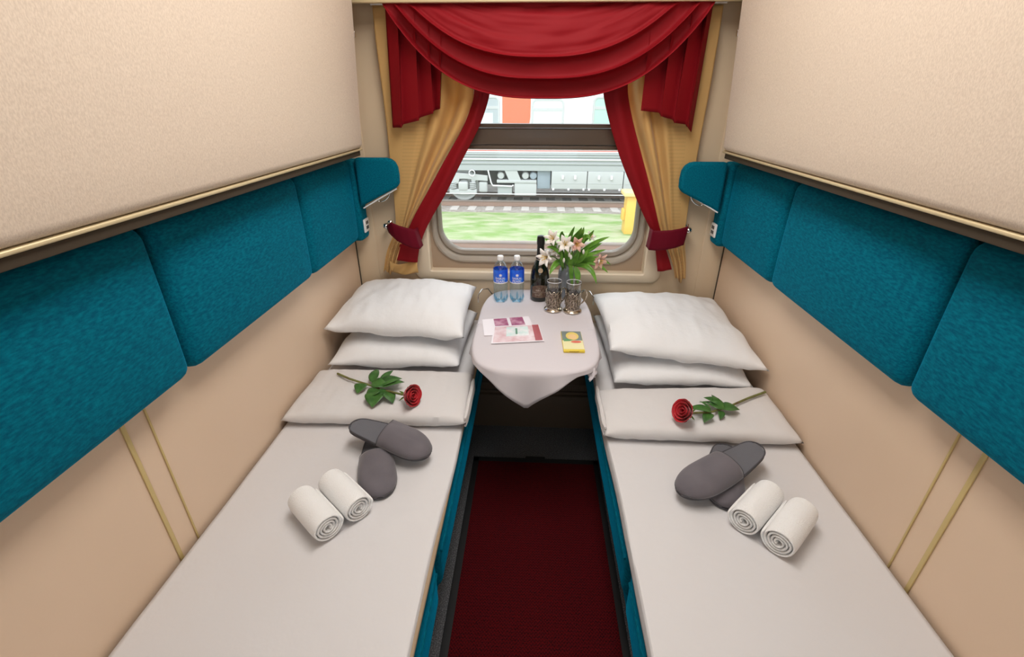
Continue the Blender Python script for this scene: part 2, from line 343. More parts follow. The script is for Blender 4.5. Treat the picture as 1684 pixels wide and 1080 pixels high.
for s in (-1, 1):
    sd = SIDE[s]
    bn = thing('berth_bench', 'teal velour lower berth bench along the %s wall' % sd, 'bench', (s*.57, 1.0, 0), 'lower berth benches')
    x0, x1 = mx(s, .315, W-.006); world_child(MB().box(x0, x1, .02, 2.17, 0, .26, .006).build('base', m_teal, bn), bn)
    for a, b_ in ((.02, .82), (.83, 2.17)):
        x0, x1 = mx(s, .252, W-.006); mb = MB(); soft_box(mb, x0, x1, a, b_, .25, .455, .035, .006, 0, -s)
        world_child(mb.build('seat_cushion', m_teal, bn), bn)
        xx = s*.2505
        world_child(MB().tube([(xx, a+.03, .395), (xx-s*.004, (a+b_)/2, .395), (xx, b_-.03, .395)], .005, 6).build('piping', m_teal, bn), bn)
    x0, x1 = mx(s, .246 if s < 0 else .262, W-.006); world_child(MB().box(x0, x1, .03, 2.17, .455, .466, .004).build('mattress_topper', mat('tan_topper', (.34, .25, .16), .8), bn), bn)
    # backrest
    br = thing('padded_backrest', 'long teal padded backrest in three cushions on the %s wall' % sd, 'backrest', (s*W, 1.1, .91), 'padded wall backrests')
    for a, b_ in ((.14, .912), (.918, 1.583), (1.589, 2.068)):
        x0, x1 = mx(s, .812, W-.001); mb = MB(); soft_box(mb, x0, x1, a, b_, .912, 1.272, .045, .014, 0, -s)
        world_child(mb.build('cushion', m_teal, br), br)
    # end pad with the socket, and the headrest wing
    x0, x1 = mx(s, .80, W-.001)
    world_child(MB().box(x0, x1, 2.075, 2.172, .905, 1.262, .02, 4).build('end_pad', m_teal, br), br)
    hw = thing('headrest_wing', 'teal cushioned headrest wing sticking out beside the curtain at %s' % sd, 'headrest', (s*.80, 2.12, 1.06), 'headrest wings')
    poly = [(-.795, 1.272), (-.66, 1.272), (-.64, 1.268), (-.622, 1.257), (-.612, 1.235), (-.609, 1.20), (-.611, 1.168), (-.617, 1.155), (-.63, 1.146), (-.70, 1.112), (-.795, 1.063)]
    if s > 0: poly = [(-x-.008, z-.006) for x, z in reversed(poly)]
    world_child(MB().prism(poly, 2.072, 2.114).build('pad', m_teal, hw, bev=.012), hw)
    q = [(s*.625, 2.088, 1.144), (s*.70, 2.083, 1.104), (s*.78, 2.074, 1.060)]
    world_child(MB().tube(q, .0032, 6).build('edge_strip', m_white, hw), hw)
    q = [(s*(.655+.055*math.sin(a/2)**2*1.0), 2.074, 1.126-.028*math.sin(a/2)**2-.018*math.sin(a)) for a in [PI*k/10 for k in range(11)]]
    world_child(MB().tube(q, .0022, 6).build('wire_hook', m_chrome, hw), hw)
    # socket
    so = thing('wall_socket', 'small cream socket plate at the window end of the %s backrest' % sd, 'socket', (s*.799, 2.125, .972), 'socket plates')
    x0, x1 = mx(s, .792, .800); world_child(MB().box(x0, x1, 2.094, 2.152, .942, 1.002, .003).build('plate', m_white, so), so)
    mb = MB()
    for yy in (2.116, 2.132):
        for zz in (.962, .984): x0, x1 = mx(s, .7905, .7935); mb.box(x0, x1, yy-.005, yy+.005, zz-.007, zz+.007)
    world_child(mb.build('socket_holes', m_black, so, smooth=False), so)
    # upper berth folded against the wall
    ub = thing('upper_berth', 'beige fabric upper berth folded up on the %s wall' % sd, 'bunk bed', (s*W, 1.0, 1.30), 'folded upper berths')
    def lean(o, s=s):
        for v in o.data.vertices: v.co.x -= s*(v.co.z-1.31)*.066
        return o
    mb = MB(); x0, x1 = mx(s, .722, .84); soft_box(mb, x0, x1, .08, 2.007, 1.318, 1.98, .022, .006, 0, -s)
    world_child(lean(mb.build('padded_underside', m_berth, ub)), ub)
    mb = MB(); x0, x1 = mx(s, .727, .845); mb.box(x0, x1, .07, 2.012, 1.310, 1.318, .003)
    x0, x1 = mx(s, .735, .845); mb.box(x0, x1, 2.004, 2.014, 1.31, 1.97, .004)
    world_child(lean(mb.build('edge_trim', m_gold, ub)), ub)
    x0, x1 = mx(s, .735, .86); world_child(MB().box(x0, x1, .09, 2.0, 1.290, 1.309, .002).build('berth_shade_strip', m_dark, ub), ub)  # dark strip standing in for the shadow under the berth
    x0, x1 = mx(s, .725, .732); world_child(lean(MB().box(x0, x1, 2.006, 2.018, 1.705, 1.725, .002).build('latch_pin', m_chrome, ub)), ub)

# ================================================================ BEDDING
def cushion(corners, top, bot, nu=40, nv=34, n=2.6, pinch=.06, seed=0, wr=.004, ear=.0, wsc=9):
    # closed soft slab: corners FL, FR, BR, BL at the seam; superelliptic swell
    FL, FR, BR, BL = [Vector(c) for c in corners]; mb = MB()
    def P(u, v, side):
        a, b_ = 2*u-1, 2*v-1
        pa, pb = a*(1-pinch*(1-b_*b_)), b_*(1-pinch*(1-a*a))
        uu, vv = (pa+1)/2, (pb+1)/2
        p = (FL*(1-uu)+FR*uu)*(1-vv)+(BL*(1-uu)+BR*uu)*vv
        k = (max(0, 1-abs(a)**n)*max(0, 1-abs(b_)**n))**(.5)
        h = (top if side > 0 else bot)*k
        e = 1-k
        q = N3(p.x+seed*3.1, p.y, side*2, wsc)*wr*(1+2*e)+N3(p.x*3+seed, p.y*.9, side, wsc*1.3)*wr*.7
        edge = 1 if (u in (0, 1) or v in (0, 1)) else 0
        p = p+Vector((0, 0, side*h+(0 if edge else side*abs(q)*.0+q*min(1, k*3))))
        return p
    mb.grid(lambda u, v: P(u, v, 1), nu, nv); mb.grid(lambda u, v: P(u, v, -1), nu, nv)
    # weld by rebuilding
    return mb
def weld(o, d=.0004):
    bm = bmesh.new(); bm.from_mesh(o.data); bmesh.ops.remove_doubles(bm, verts=bm.verts, dist=d)
    bmesh.ops.recalc_face_normals(bm, faces=bm.faces); bm.to_mesh(o.data); bm.free()
    for p in o.data.polygons: p.use_smooth = True
    return o
for s in (-1, 1):
    sd = SIDE[s]; seed = 3 if s < 0 else 8
    # bottom sheet: lies on the bench and slips over the edge a little
    def S(u, v, s=s, seed=seed):
        y = .04+v*2.12; e = (.256 if s < 0 else .250)+.004*math.sin(y*7+seed)+.006*N3(y, seed, 0, 3)
        if u < .86:
            t = u/.86; x = W-.012+(e-(W-.012))*t; z = .4745+.0025*N3(x, y, seed, 6)
            # soft creases running in from the edge
            t2 = max(0, (t-.72)/.28); z += t2*(1-t2)*.030*max(0, N3(x*2.2+y*1.6, y*5, seed, 3.2))
        else:
            t = (u-.86)/.14; x = e-.004*math.sin(t*PI/2); z = .4745-(.012 if s < 0 else .030)*t*(1+.3*N3(y, seed, 1, 6))
        return (s*x, y, z)
    sh = weld(MB().grid(S, 70, 120).build('bed_sheet', m_sheet, sol=.004))
    tag(sh, 'smooth white sheet spread over the %s berth from door to window' % sd, 'sheet', 'white bed sheets')
    # folded blanket / duvet
    if s < 0: C = [(-.872, 1.255, .507), (-.232, 1.268, .507), (-.246, 1.585, .507), (-.872, 1.575, .507)]
    else: C = [(.232, 1.232, .507), (.872, 1.225, .507), (.872, 1.53, .507), (.236, 1.49, .507)]
    bl = weld(cushion(C, .030, .026, 60, 40, n=9, pinch=.006, seed=seed, wr=.0035).build('folded_blanket', m_blanket))
    tag(bl, 'white blanket folded flat across the %s bed with a red rose lying on it' % sd, 'blanket', 'folded blankets')
    mb = MB()
    for k, zz in enumerate((.494, .508, .521)):
        mb.tube([(s*.236, (1.275 if s < 0 else 1.25)+j*.025, zz+.003*math.sin(j*1.3+k)) for j in range(11)], [.004]+[.0075]*9+[.004], 7)
    o = mb.build('fold_edge', m_blanket, bl)
# pillows
def pillow(C, top, bot, label, seed, **k):
    o = weld(cushion(C, top, bot, 52, 44, seed=seed, **k).build('pillow', m_pillow)); tag(o, label, 'pillow', 'white bed pillows'); return o
pillow([(-.845, 1.60, .525), (-.305, 1.605, .532), (-.285, 2.10, .545), (-.85, 2.12, .545)], .068, .042, 'lower white pillow of the stack on the left bed', 1, n=3.2, wr=.005, pinch=.03)
pillow([(-.868, 1.665, .655), (-.285, 1.635, .645), (-.290, 2.13, .672), (-.855, 2.13, .675)], .082, .060, 'top white pillow of the stack on the left bed', 2, n=2.8, wr=.006, pinch=.05)
pillow([(.305, 1.53, .522), (.83, 1.525, .522), (.855, 2.10, .545), (.285, 2.10, .545)], .066, .040, 'lower white pillow of the stack on the right bed', 5, n=3.2, wr=.006, pinch=.03)
pillow([(.285, 1.575, .640), (.868, 1.515, .600), (.855, 2.10, .640), (.270, 2.11, .648)], .078, .055, 'top white pillow of the stack on the right bed with drooping corner', 6, n=2.8, wr=.006, pinch=.05)

# towels
def towel(a, b_, label, flip=1):
    a, b_ = Vector(a), Vector(b_); ax = (b_-a); L = ax.length; ax.normalize(); side = ax.cross(Vector((0, 0, 1))).normalized()*flip; upv = Vector((0, 0, 1))
    th = .0090; turns = 4.2; n = 130; mb = MB(); pts = []
    for k in range(n+1):
        t = k/n; ang = t*turns*2*PI; r = .006+t*.0345
        pts.append((r*math.cos(ang-1.2), r*math.sin(ang-1.2)*.96, r, ang))
    vs = []; fs = []
    lv = 9
    for k, (x, y, r, ang) in enumerate(pts):
        nr = Vector((x, y, 0)).normalized()
        for i in range(lv):
            t = i/(lv-1); w_ = min(1, 6*t, 6*(1-t)); hh = th/2*(.55+.45*w_)
            off = .0025*N3(ang*.4, 0, 0, 1.5)*(1 if t > .5 else -1)*(1 if i in (0, lv-1) else 0)
            for q in (-1, 1):
                c = a+ax*(L*t+off)+(side*(x+nr.x*hh*q)+upv*(y+nr.y*hh*q)); vs.append(c)
    m = lv*2
    for k in range(n):
        for i in range(lv-1):
            for q in (0, 1): fs.append((k*m+i*2+q, (k+1)*m+i*2+q, (k+1)*m+i*2+2+q, k*m+i*2+2+q))
        for i in (0, lv-1): fs.append((k*m+i*2, (k+1)*m+i*2, (k+1)*m+i*2+1, k*m+i*2+1))
    for k in (0, n):
        for i in range(lv-1): fs.append((k*m+i*2, k*m+i*2+1, k*m+i*2+3, k*m+i*2+2))
    mb.add(vs, fs); return tag(mb.build('rolled_towel', m_towel, sub=1), label, 'towel', 'rolled white towels')
zt = .520
towel((-.52, .815, zt), (-.640, .915, zt), 'rolled white towel nearer the wall on the left bed')
towel((-.463, .880, zt), (-.585, .982, zt), 'rolled white towel nearer the slippers on the left bed')
towel((.543, .888, zt), (.662, 1.000, zt), 'rolled white towel touching the slippers on the right bed', -1)
towel((.603, .825, zt), (.722, .940, zt), 'rolled white towel nearest the wall on the right bed', -1)

# slippers
def slipper(heel, toe, tilt, label, left=True, L=.275, lift=0):
    heel, toe = Vector(heel), Vector(toe); d = toe-heel; yawz = math.atan2(d.y, d.x)
    t = thing('slipper', label, 'slipper', heel, 'grey guest slippers', (0, -math.asin(max(-1, min(1, d.z/d.length))), yawz)); t.rotation_euler = (tilt, -math.asin(d.z/d.length), yawz)
    L = d.length
    def half(u):      # half width along the length 0..1
        a = .035+.017*math.sin(min(1, max(0, (u-.1)/.62))*PI/2)
        e = 1
        if u < .13: e = math.sqrt(max(0, 1-((.13-u)/.13)**2))
        if u > .74: e = math.sqrt(max(0, 1-((u-.74)/.26)**2))
        return a*e
    def bend(u): return .006*math.sin(u*PI)*(1 if left else -1)
    us = [.5-.5*math.cos(PI*k/36) for k in range(37)]
    ring = [(u, half(u)) for u in us]+[(u, -half(u)) for u in us[-2:0:-1]]
    n = len(ring)
    def slab(z0, z1, gr, mt, nm):
        mb = MB(); lv = [(z0, gr-.003), (z0+.002, gr), (z1-.002, gr), (z1, gr-.003)]
        vs = []
        for z, g in lv: vs += [(L*(.5+(u-.5)*(1+g/.14)), (h+math.copysign(g, h) if abs(h) > 1e-6 else 0)+bend(u), z) for u, h in ring]
        fs = [(j*n+k, j*n+(k+1) % n, (j+1)*n+(k+1) % n, (j+1)*n+k) for j in range(3) for k in range(n)]
        # caps as cross strips
        for base in (0, 3*n):
            for k in range(len(us)-1):
                a, b_ = k, k+1; c, d_ = (n-k-1) if k+1 < len(us)-1 else len(us)-1, (n-k) % n
                q = [base+a, base+b_, base+c, base+d_]; q2 = []
                for x in q:
                    if x not in q2: q2.append(x)
                if len(q2) > 2: fs.append(tuple(q2))
        mb.add(vs, fs); return mb.build(nm, mt, t)
    slab(0, .009, .002, m_sole, 'sole'); slab(.009, .014, 0, m_slip2, 'insole')
    # upper: dome over the front, open towards the heel
    mb = MB()
    def U(a, v):
        ang = a*PI; cx = math.cos(ang)
        u0 = .43+.025*math.sin(ang)                        # opening, dips back on top
        u = u0+(1.0-u0)*v; uu = min(u, .998)
        h = half(uu)+.003; top = .041*(max(0, 1-v**2.6))**.55*(.82+.18*(1-v))+.004
        return (L*(uu+.012*(v > .97)), cx*h+bend(uu), .010+top*math.sin(ang)**.75*(1+.10*N3(cx*1.5, v*2.2, heel.x*5, 1.3)))
    mb.grid(U, 22, 22)
    weld(mb.build('upper', m_slip, t, sol=.003))
    mb = MB(); mb.tube([U(k/22, 0) for k in range(23)], .0022, 6); mb.build('opening_trim', m_sole, t)
    mb = MB(); pts = [(L*(.5+(u-.5)*1.016), (h+math.copysign(.001, h) if abs(h) > 1e-6 else 0)+bend(u), .0135) for u, h in ring]; pts.append(pts[0])
    mb.tube(pts, .0022, 6); mb.build('edge_binding', m_sole, t)
    return t
slipper((-.525, 1.222, .480), (-.435, .952, .479), 0, 'grey slipper lying underneath on the left bed, toe towards the camera', False)
slipper((-.592, 1.190, .545), (-.325, 1.105, .508), 0, 'grey slipper on top of the other on the left bed, toe towards the aisle', True)
slipper((.625, 1.222, .480), (.532, .963, .479), 0, 'grey slipper lying underneath on the right bed, partly behind a towel', False)
slipper((.688, 1.150, .543), (.410, .985, .506), 0, 'grey slipper on top of the other on the right bed, toe towards the aisle', True)

# roses
def leaf_mb(mb, base, tip, width, nrm=(0, 0, 1), cup=.2, n=8, curl=.0):
    base, tip = Vector(base), Vector(tip); d = tip-base; L = d.length; nrm = Vector(nrm)
    sd_ = d.cross(nrm).normalized(); nn = sd_.cross(d).normalized()
    def F(u, v):
        w_ = width/2*(math.sin(PI*v**.8))**.85*(1-.25*v); a = 2*u-1
        return base+d*v+sd_*a*w_+nn*(cup*w_*abs(a)+curl*L*math.sin(v*PI))
    return mb.grid(F, 4, n)
def rose(pts, head, hdir, leaves, label, seed):
    t = thing('rose', label, 'flower', pts[0], 'red roses on the folded blankets')
    world_child(MB().tube(pts, [.0045, .0042, .0038, .0036, .0040][:len(pts)] if len(pts) == 5 else .0032, 8).build('stem', m_rstem, t), t)
    for lf in leaves:
        b_, tp, wd = lf; o = leaf_mb(MB(), b_, tp, wd*1.3, (random.uniform(-.3, .3), random.uniform(-.3, .3), 1), .25, curl=.08).build('leaf', m_leaf, t, sol=.0006)
        world_child(o, t)
    hd = Vector(head); z = Vector(hdir).normalized(); x = z.cross(Vector((0, 0, 1))).normalized(); y = z.cross(x); rnd = random.Random(seed)
    mb = MB()
    def petal(a0, span, r0, r1, h, flare, rim):
        def F(u, v):
            a = a0+(u-.5)*span*(math.sin(min(1, v*1.5+.25)*PI/2)); e = (2*u-1)
            r = r0+(r1-r0)*math.sin(v*PI*.55)+flare*max(0, v-.7)**2*8
            hh = h*(v-(.16*e*e)*v)+rim*N3(a*2, v*2, r0*90, 1.2)
            r += .0016*N3(a*1.5, v*3, seed, 1.7)
            return hd+x*(r*math.cos(a))+y*(r*math.sin(a))+z*(hh-.006)
        mb.grid(F, 10, 8)
    _p = petal
    def petal(a0, span, r0, r1, h, flare, rim): _p(a0, span, r0*1.3, r1*1.35, h*1.25, flare*1.3, rim)
    for k in range(3): petal(k*2.1+.4, 2.5, .003, .0065, .036, 0, .001)
    for k in range(4): petal(k*1.6+1.0, 2.3, .004, .0125, .037, .001, .0015)
    for k in range(5): petal(k*1.27+.2, 2.0, .005, .0185, .036, .004, .002)
    for k in range(6): petal(k*1.05+.7, 1.7, .006, .0245, .034, .007, .003)
    world_child(mb.build('petals', m_petal, t, sol=.0006), t)
    mb = MB().lathe([(.001, -.014), (.007, -.009), (.009, -.003), (.008, .002)], 12)
    R3 = Matrix((x, y, z)).transposed()
    mb.v = [tuple(hd+R3 @ Vector(p)) for p in mb.v]
    for k in range(5):
        a = k*2*PI/5+.3; b_ = hd+(x*math.cos(a)+y*math.sin(a))*.008-z*.004; tp = hd+(x*math.cos(a)+y*math.sin(a))*.030-z*.012+z*.012*(k % 2)
        leaf_mb(mb, b_, tp, .007, z, .1, 5)
    world_child(mb.build('sepals', m_stem, t, sol=.0005), t)
    return t
zb = .541
rose([(-.763, 1.505, zb+.004), (-.70, 1.462, zb+.010), (-.62, 1.425, zb+.012), (-.54, 1.385, zb+.014), (-.462, 1.345, zb+.026)], (-.448, 1.337, zb+.032), (.80, -.42, .22),
     [((-.60, 1.43, zb+.014), (-.608, 1.52, zb+.022), .034), ((-.575, 1.43, zb+.014), (-.545, 1.515, zb+.02), .022), ((-.635, 1.43, zb+.012), (-.640, 1.375, zb+.004), .040),
      ((-.565, 1.41, zb+.016), (-.495, 1.455, zb+.022), .062), ((-.560, 1.395, zb+.020), (-.478, 1.425, zb+.026), .046), ((-.60, 1.42, zb+.02), (-.535, 1.405, zb+.02), .04), ((-.565, 1.375, zb+.014), (-.560, 1.295, zb+.004), .060),
      ((-.56, 1.385, zb+.016), (-.600, 1.345, zb+.006), .046), ((-.535, 1.375, zb+.015), (-.495, 1.322, zb+.004), .040), ((-.53, 1.38, zb+.015), (-.575, 1.36, zb+.012), .025)],
     'red rose on the folded blanket of the left bed, bloom towards the aisle', 3)
rose([(.842, 1.462, zb+.003), (.76, 1.412, zb+.008), (.68, 1.358, zb+.012), (.60, 1.315, zb+.014), (.522, 1.288, zb+.026)], (.508, 1.283, zb+.032), (-.72, -.35, .45),
     [((.63, 1.335, zb+.014), (.628, 1.41, zb+.020), .026), ((.645, 1.345, zb+.016), (.592, 1.385, zb+.024), .036), ((.650, 1.335, zb+.018), (.595, 1.352, zb+.022), .038), ((.640, 1.345, zb+.014), (.575, 1.375, zb+.010), .018), ((.635, 1.335, zb+.014), (.700, 1.335, zb+.012), .046),
      ((.60, 1.315, zb+.015), (.518, 1.320, zb+.022), .030), ((.60, 1.325, zb+.015), (.57, 1.36, zb+.026), .008), ((.595, 1.31, zb+.012), (.560, 1.268, zb+.003), .030), ((.635, 1.325, zb+.012), (.620, 1.288, zb+.003), .020)],
     'red rose on the folded blanket of the right bed, bloom towards the aisle', 9)

# ================================================================ TABLE
TZ = .652
def outline(n=160):
    out = []
    for k in range(2000):
        a = 2*PI*k/2000; c, s_ = math.cos(a), math.sin(a)
        x = .243*math.copysign(abs(c)**(.52 if s_ < 0 else .48), c)
        y = 1.72+(.335*math.copysign(abs(s_)**.52, s_) if s_ < 0 else .436*math.copysign(abs(s_)**.48, s_))
        out.append((x, y))
    acc = [0]
    for a, b_ in zip(out, out[1:]+out[:1]): acc.append(acc[-1]+math.dist(a, b_))
    res = []; j = 0
    for k in range(n):
        d = acc[-1]*k/n
        while acc[j+1] < d: j += 1
        res.append(out[j % 2000])
    return res
OL = outline()
tb = thing('folding_table', 'small wall table by the window hidden under a pale cloth', 'table', (0, 1.9, 0))
mb = MB(); n = len(OL)
mb.add([(x*.985, 1.74+(y-1.74)*.985, z) for z in (TZ-.026, TZ-.003) for x, y in OL], [tuple(range(n-1, -1, -1)), tuple(range(n, 2*n))]+[(k, (k+1) % n, n+(k+1) % n, n+k) for k in range(n)])
world_child(mb.build('tabletop', m_recess, tb, ang=.5), tb)
world_child(MB().box(-.03, .03, 1.98, 2.02, .27, TZ-.02, .006).build('leg', m_chrome, tb), tb)
for s in (-1, 1):
    world_child(MB().tube([(s*.215, 2.14, TZ-.02), (s*.235, 2.13, TZ+.012), (s*.262, 2.10, TZ+.018), (s*.275, 2.06, TZ+.004), (s*.272, 2.03, TZ-.02)], .003, 8).build('rail_hook', m_chrome, tb), tb)
def drop_at(x, y):
    if y > 2.12: return .012
    # square cloth laid corner-forward: hem distance follows its straight edges
    if y < 1.50: return max(.018, .150*max(0, 1-abs(x+.028)/.235)**1.5)
    t = max(0, 1-abs(y-1.80)/.30); return .018+.10*t
mb = MB(); rings = []
for j, f in enumerate((0, .25, .5, .75, .93, .985)):
    rings.append([(x*f, 1.74+(y-1.74)*f, TZ+.001) for x, y in OL])
rings.append([(x, y, TZ-.001) for x, y in OL]); 
for j in range(1, 9):
    r = []
    for k, (x, y) in enumerate(OL):
        nx, ny = Vector((x, y-1.74)).normalized(); d = drop_at(x, y)*j/8
        wv = .006*math.sin(k*.55)*(j/8)*min(1, drop_at(x, y)/.05)
        out = .005+.012*(j/8)**1.2*min(1, drop_at(x, y)/.06)+wv
        if y > 2.1: out = .002
        r.append((x+nx*out, min(y+ny*out, 2.172), TZ-.002-d))
    rings.append(r)
mb.add([p for r in rings for p in r], [(j*n+k, j*n+(k+1) % n, (j+1)*n+(k+1) % n, (j+1)*n+k) for j in range(1, len(rings)-1) for k in range(n)])
c0 = len(mb.v); mb.v.append((0, 1.74, TZ+.001)); 
for k in range(n): mb.f.append((c0, n+k, n+(k+1) % n)); mb.m.append(0)
cl = tag(mb.build('tablecloth', m_cloth, sol=.0015, ang=1.2), 'pale grey tablecloth over the window table with one pointed corner hanging down', 'tablecloth')
zT = TZ+.003
# a crumpled dark tip of cloth at the right front edge of the table
def crump(u, v): return (.188+.032*u+.005*math.sin(v*9+u*4), 1.428+.012*math.sin(u*5+v*3)-.010*v+.02*u, .646-.042*v-.006*u+.004*math.sin(u*12)*v)
MB().grid(crump, 12, 8).build('hanging_corner', m_cloth, cl, sol=.0015)

def text_mesh(body, size, mt, parent, loc, rot, bend=None, name='lettering', ext=.0002, sx=1):
    cu = bpy.data.curves.new('t', 'FONT'); cu.body = body; cu.size = size; cu.align_x = 'CENTER'; cu.align_y = 'CENTER'; cu.extrude = ext if not bend else 0
    tmp = bpy.data.objects.new('t', cu); me = bpy.data.meshes.new_from_object(tmp); bpy.data.objects.remove(tmp)
    if bend:      # wrap round a cylinder of radius r facing azimuth az (object space, axis z)
        r, az, z0 = bend
        bm = bmesh.new(); bm.from_mesh(me)
        bmesh.ops.triangulate(bm, faces=bm.faces); bmesh.ops.subdivide_edges(bm, edges=bm.edges, cuts=1)
        for v in bm.verts:
            a = az+v.co.x*sx/r; v.co = Vector((r*math.cos(a), r*math.sin(a), z0+v.co.y))
        bm.to_mesh(me); bm.free()
    o = link(bpy.data.objects.new(name, me)); me.materials.clear(); me.materials.append(mt); o.parent = parent
    if not bend: o.location = loc; o.rotation_euler = rot
    return o
# water bottles
m_blue = mat('blue_label', (.010, .085, .72), .35, noise_=((.03, .28, .90), 30, 2, I3, .45, .75))
def water_bottle(loc, label, rz=0):
    t = thing('water_bottle', label, 'bottle', loc, 'water bottles', (0, 0, rz))
    R = .0325
    pr = [(0, .004), (.012, .003), (.022, .0), (.029, .004), (R, .014), (R, .05), (R-.001, .055), (R, .06), (R, .078), (R-.0012, .083), (R, .088), (R, .158), (.029, .168), (.021, .182), (.0145, .190), (.0125, .194), (.0125, .199)]
    MB().lathe(pr, 28).build('body', m_pet, t)
    mb = MB()
    for k in range(5):
        a = k*2*PI/5+.3; mb.tube([(0.008*math.cos(a), .008*math.sin(a), .005), (.026*math.cos(a), .026*math.sin(a), .003), (.0315*math.cos(a), .0315*math.sin(a), .016), (.032*math.cos(a), .032*math.sin(a), .032)], [.003, .005, .005, .001], 7)
    mb.build('base_lobes', glass_mat('blue_base', (.62, .86, .97), .3, .05), t)
    MB().lathe([(R+.0007, .098), (R+.0009, .10), (R+.0009, .153), (R+.0002, .157)], 28).build('paper_label', m_blue, t)
    MB().lathe([(R+.0008, .0935), (R+.0008, .098)], 28).build('label_rim', m_white, t)
    MB().lathe([(0, .216), (.0125, .216), (.0138, .214), (.0142, .201), (.0135, .199), (.0135, .197)], 24).build('cap', m_white, t)
    az = -PI/2+.07
    text_mesh('BAIKAL', .0145, m_white, t, 0, 0, (R+.0014, az, .1185))
    text_mesh('PEARL', .0165, m_white, t, 0, 0, (R+.0014, az, .1045))
    mb = MB(); rr = R+.0014
    for (ri, ro) in ((0, .0035), (.0045, .0062)):
        def F(u, v, ri=ri, ro=ro):
            q = ri+(ro-ri)*v; a = az+q*math.cos(u*2*PI)/rr; return (rr*math.cos(a), rr*math.sin(a), .134+q*math.sin(u*2*PI))
        mb.grid(F, 18, 1)
    mb.build('round_emblem', m_white, t)
    return t
water_bottle((-.163, 2.008, zT), 'clear water bottle with blue label, left one of the pair on the table')
water_bottle((-.088, 2.012, zT), 'clear water bottle with blue label, next to the dark wine bottle')
# sparkling wine
wb = thing('wine_bottle', 'dark green sparkling wine bottle with black foil on the table', 'bottle', (.017, 2.036, zT))
MB().lathe([(0, .012), (.02, .006), (.036, 0), (.041, .003), (.0435, .010), (.0437, .10), (.0425, .125), (.037, .150), (.027, .176), (.0195, .196), (.0165, .212), (.0155, .24), (.0150, .262)], 40).build('body', m_bottle, wb)
MB().lathe([(.0205, .196), (.0172, .212), (.0162, .24), (.0160, .262), (.0178, .266), (.0180, .285), (.0165, .300), (.012, .303), (0, .303)], 32).build('foil', m_foil, wb)
MB().lathe([(.0210, .1935), (.0214, .196), (.0206, .1985)], 32).build('foil_band', m_silver2, wb)
m_lbl = mat('brown_label', (.105, .055, .038), .45, noise_=((.20, .15, .11), 70, 3, I3, .4, .7))
az = -PI/2+.05
def patch(mb, az, half, z0, z1, r, n=20, arch=0):
    def F(u, v):
        a = az+(2*u-1)*half; zt_ = z1+arch*(1-(2*u-1)**2); return (r*math.cos(a), r*math.sin(a), z0+(zt_-z0)*v)
    return mb.grid(F, n, 4)
patch(MB(), az, .95, .022, .070, .0441, arch=.014).build('front_label', m_lbl, wb)
patch(MB(), az, .90, .046, .0472, .0444).build('label_line', m_silver2, wb)
text_mesh('BRUT', .013, m_silver2, wb, 0, 0, (.0446, az, .057), sx=1.3); text_mesh('CAUCASUS', .009, m_silver2, wb, 0, 0, (.0446, az, .036))
mb = MB()
def F(u, v):
    q = .0105*v; a = az+q*math.cos(u*2*PI)/.036; zz = .152+q*math.sin(u*2*PI); r = .0372-(zz-.150)*.40+.0012; return (r*math.cos(a), r*math.sin(a), zz)
mb.grid(F, 24, 2).build('medallion', m_silver2, wb)
# tea glasses in metal holders
def tea_glass(loc, rz, label):
    t = thing('tea_glass', label, 'glass', loc, 'tea glasses in metal holders', (0, 0, rz))
    MB().lathe([(0, .014), (.026, .014), (.0285, .02), (.031, .06), (.0325, .136), (.0318, .138), (.0305, .136), (.029, .06), (.0265, .022), (0, .020)], 32).build('glass', m_glass, t)
    MB().lathe([(.0327, .1365), (.0322, .139), (.0312, .1365)], 32).build('rim', mat('glass_rim', (.8, .82, .85), .1, spec=.8), t)
    MB().lathe([(0, .003), (.036, .0), (.041, .002), (.0415, .006), (.037, .010), (.032, .013), (.0315, .017)], 36).build('foot', m_silver2, t)
    MB().lathe([(.0315, .016), (.0325, .018), (.0318, .022), (.0335, .060), (.0345, .080), (.0352, .086), (.0345, .090), (.0335, .088)], 36).build('holder', m_silver, t)
    mb = MB()
    for k in range(9):
        a = k*2*PI/9; r = .0345
        mb.tube([(r*math.cos(a+.30*math.cos(q)), r*math.sin(a+.30*math.cos(q)), .084+.012*math.sin(q)) for q in [PI*i/8 for i in range(9)]], .0016, 6)
        mb.tube([(r*math.cos(a+.22*math.cos(q)), r*math.sin(a+.22*math.cos(q)), .050+.016*math.sin(q)) for q in [2*PI*i/10 for i in range(11)]], .0013, 6)
    mb.build('filigree', m_silver2, t)
    mb = MB(); mb.tube([(.034, 0, .030), (.046, 0, .034), (.060, 0, .050), (.066, 0, .070), (.061, 0, .090), (.050, 0, .096), (.036, 0, .088)], [.0025, .003, .0035, .0035, .0035, .003, .0025], 8)
    mb.build('handle', m_silver2, t)
    return t
tea_glass((.079, 1.912, zT), .5, 'tea glass in metal holder standing in front of the wine bottle')
tea_glass((.163, 1.900, zT), .35, 'tea glass in metal holder with its handle turned right, standing beside the other')
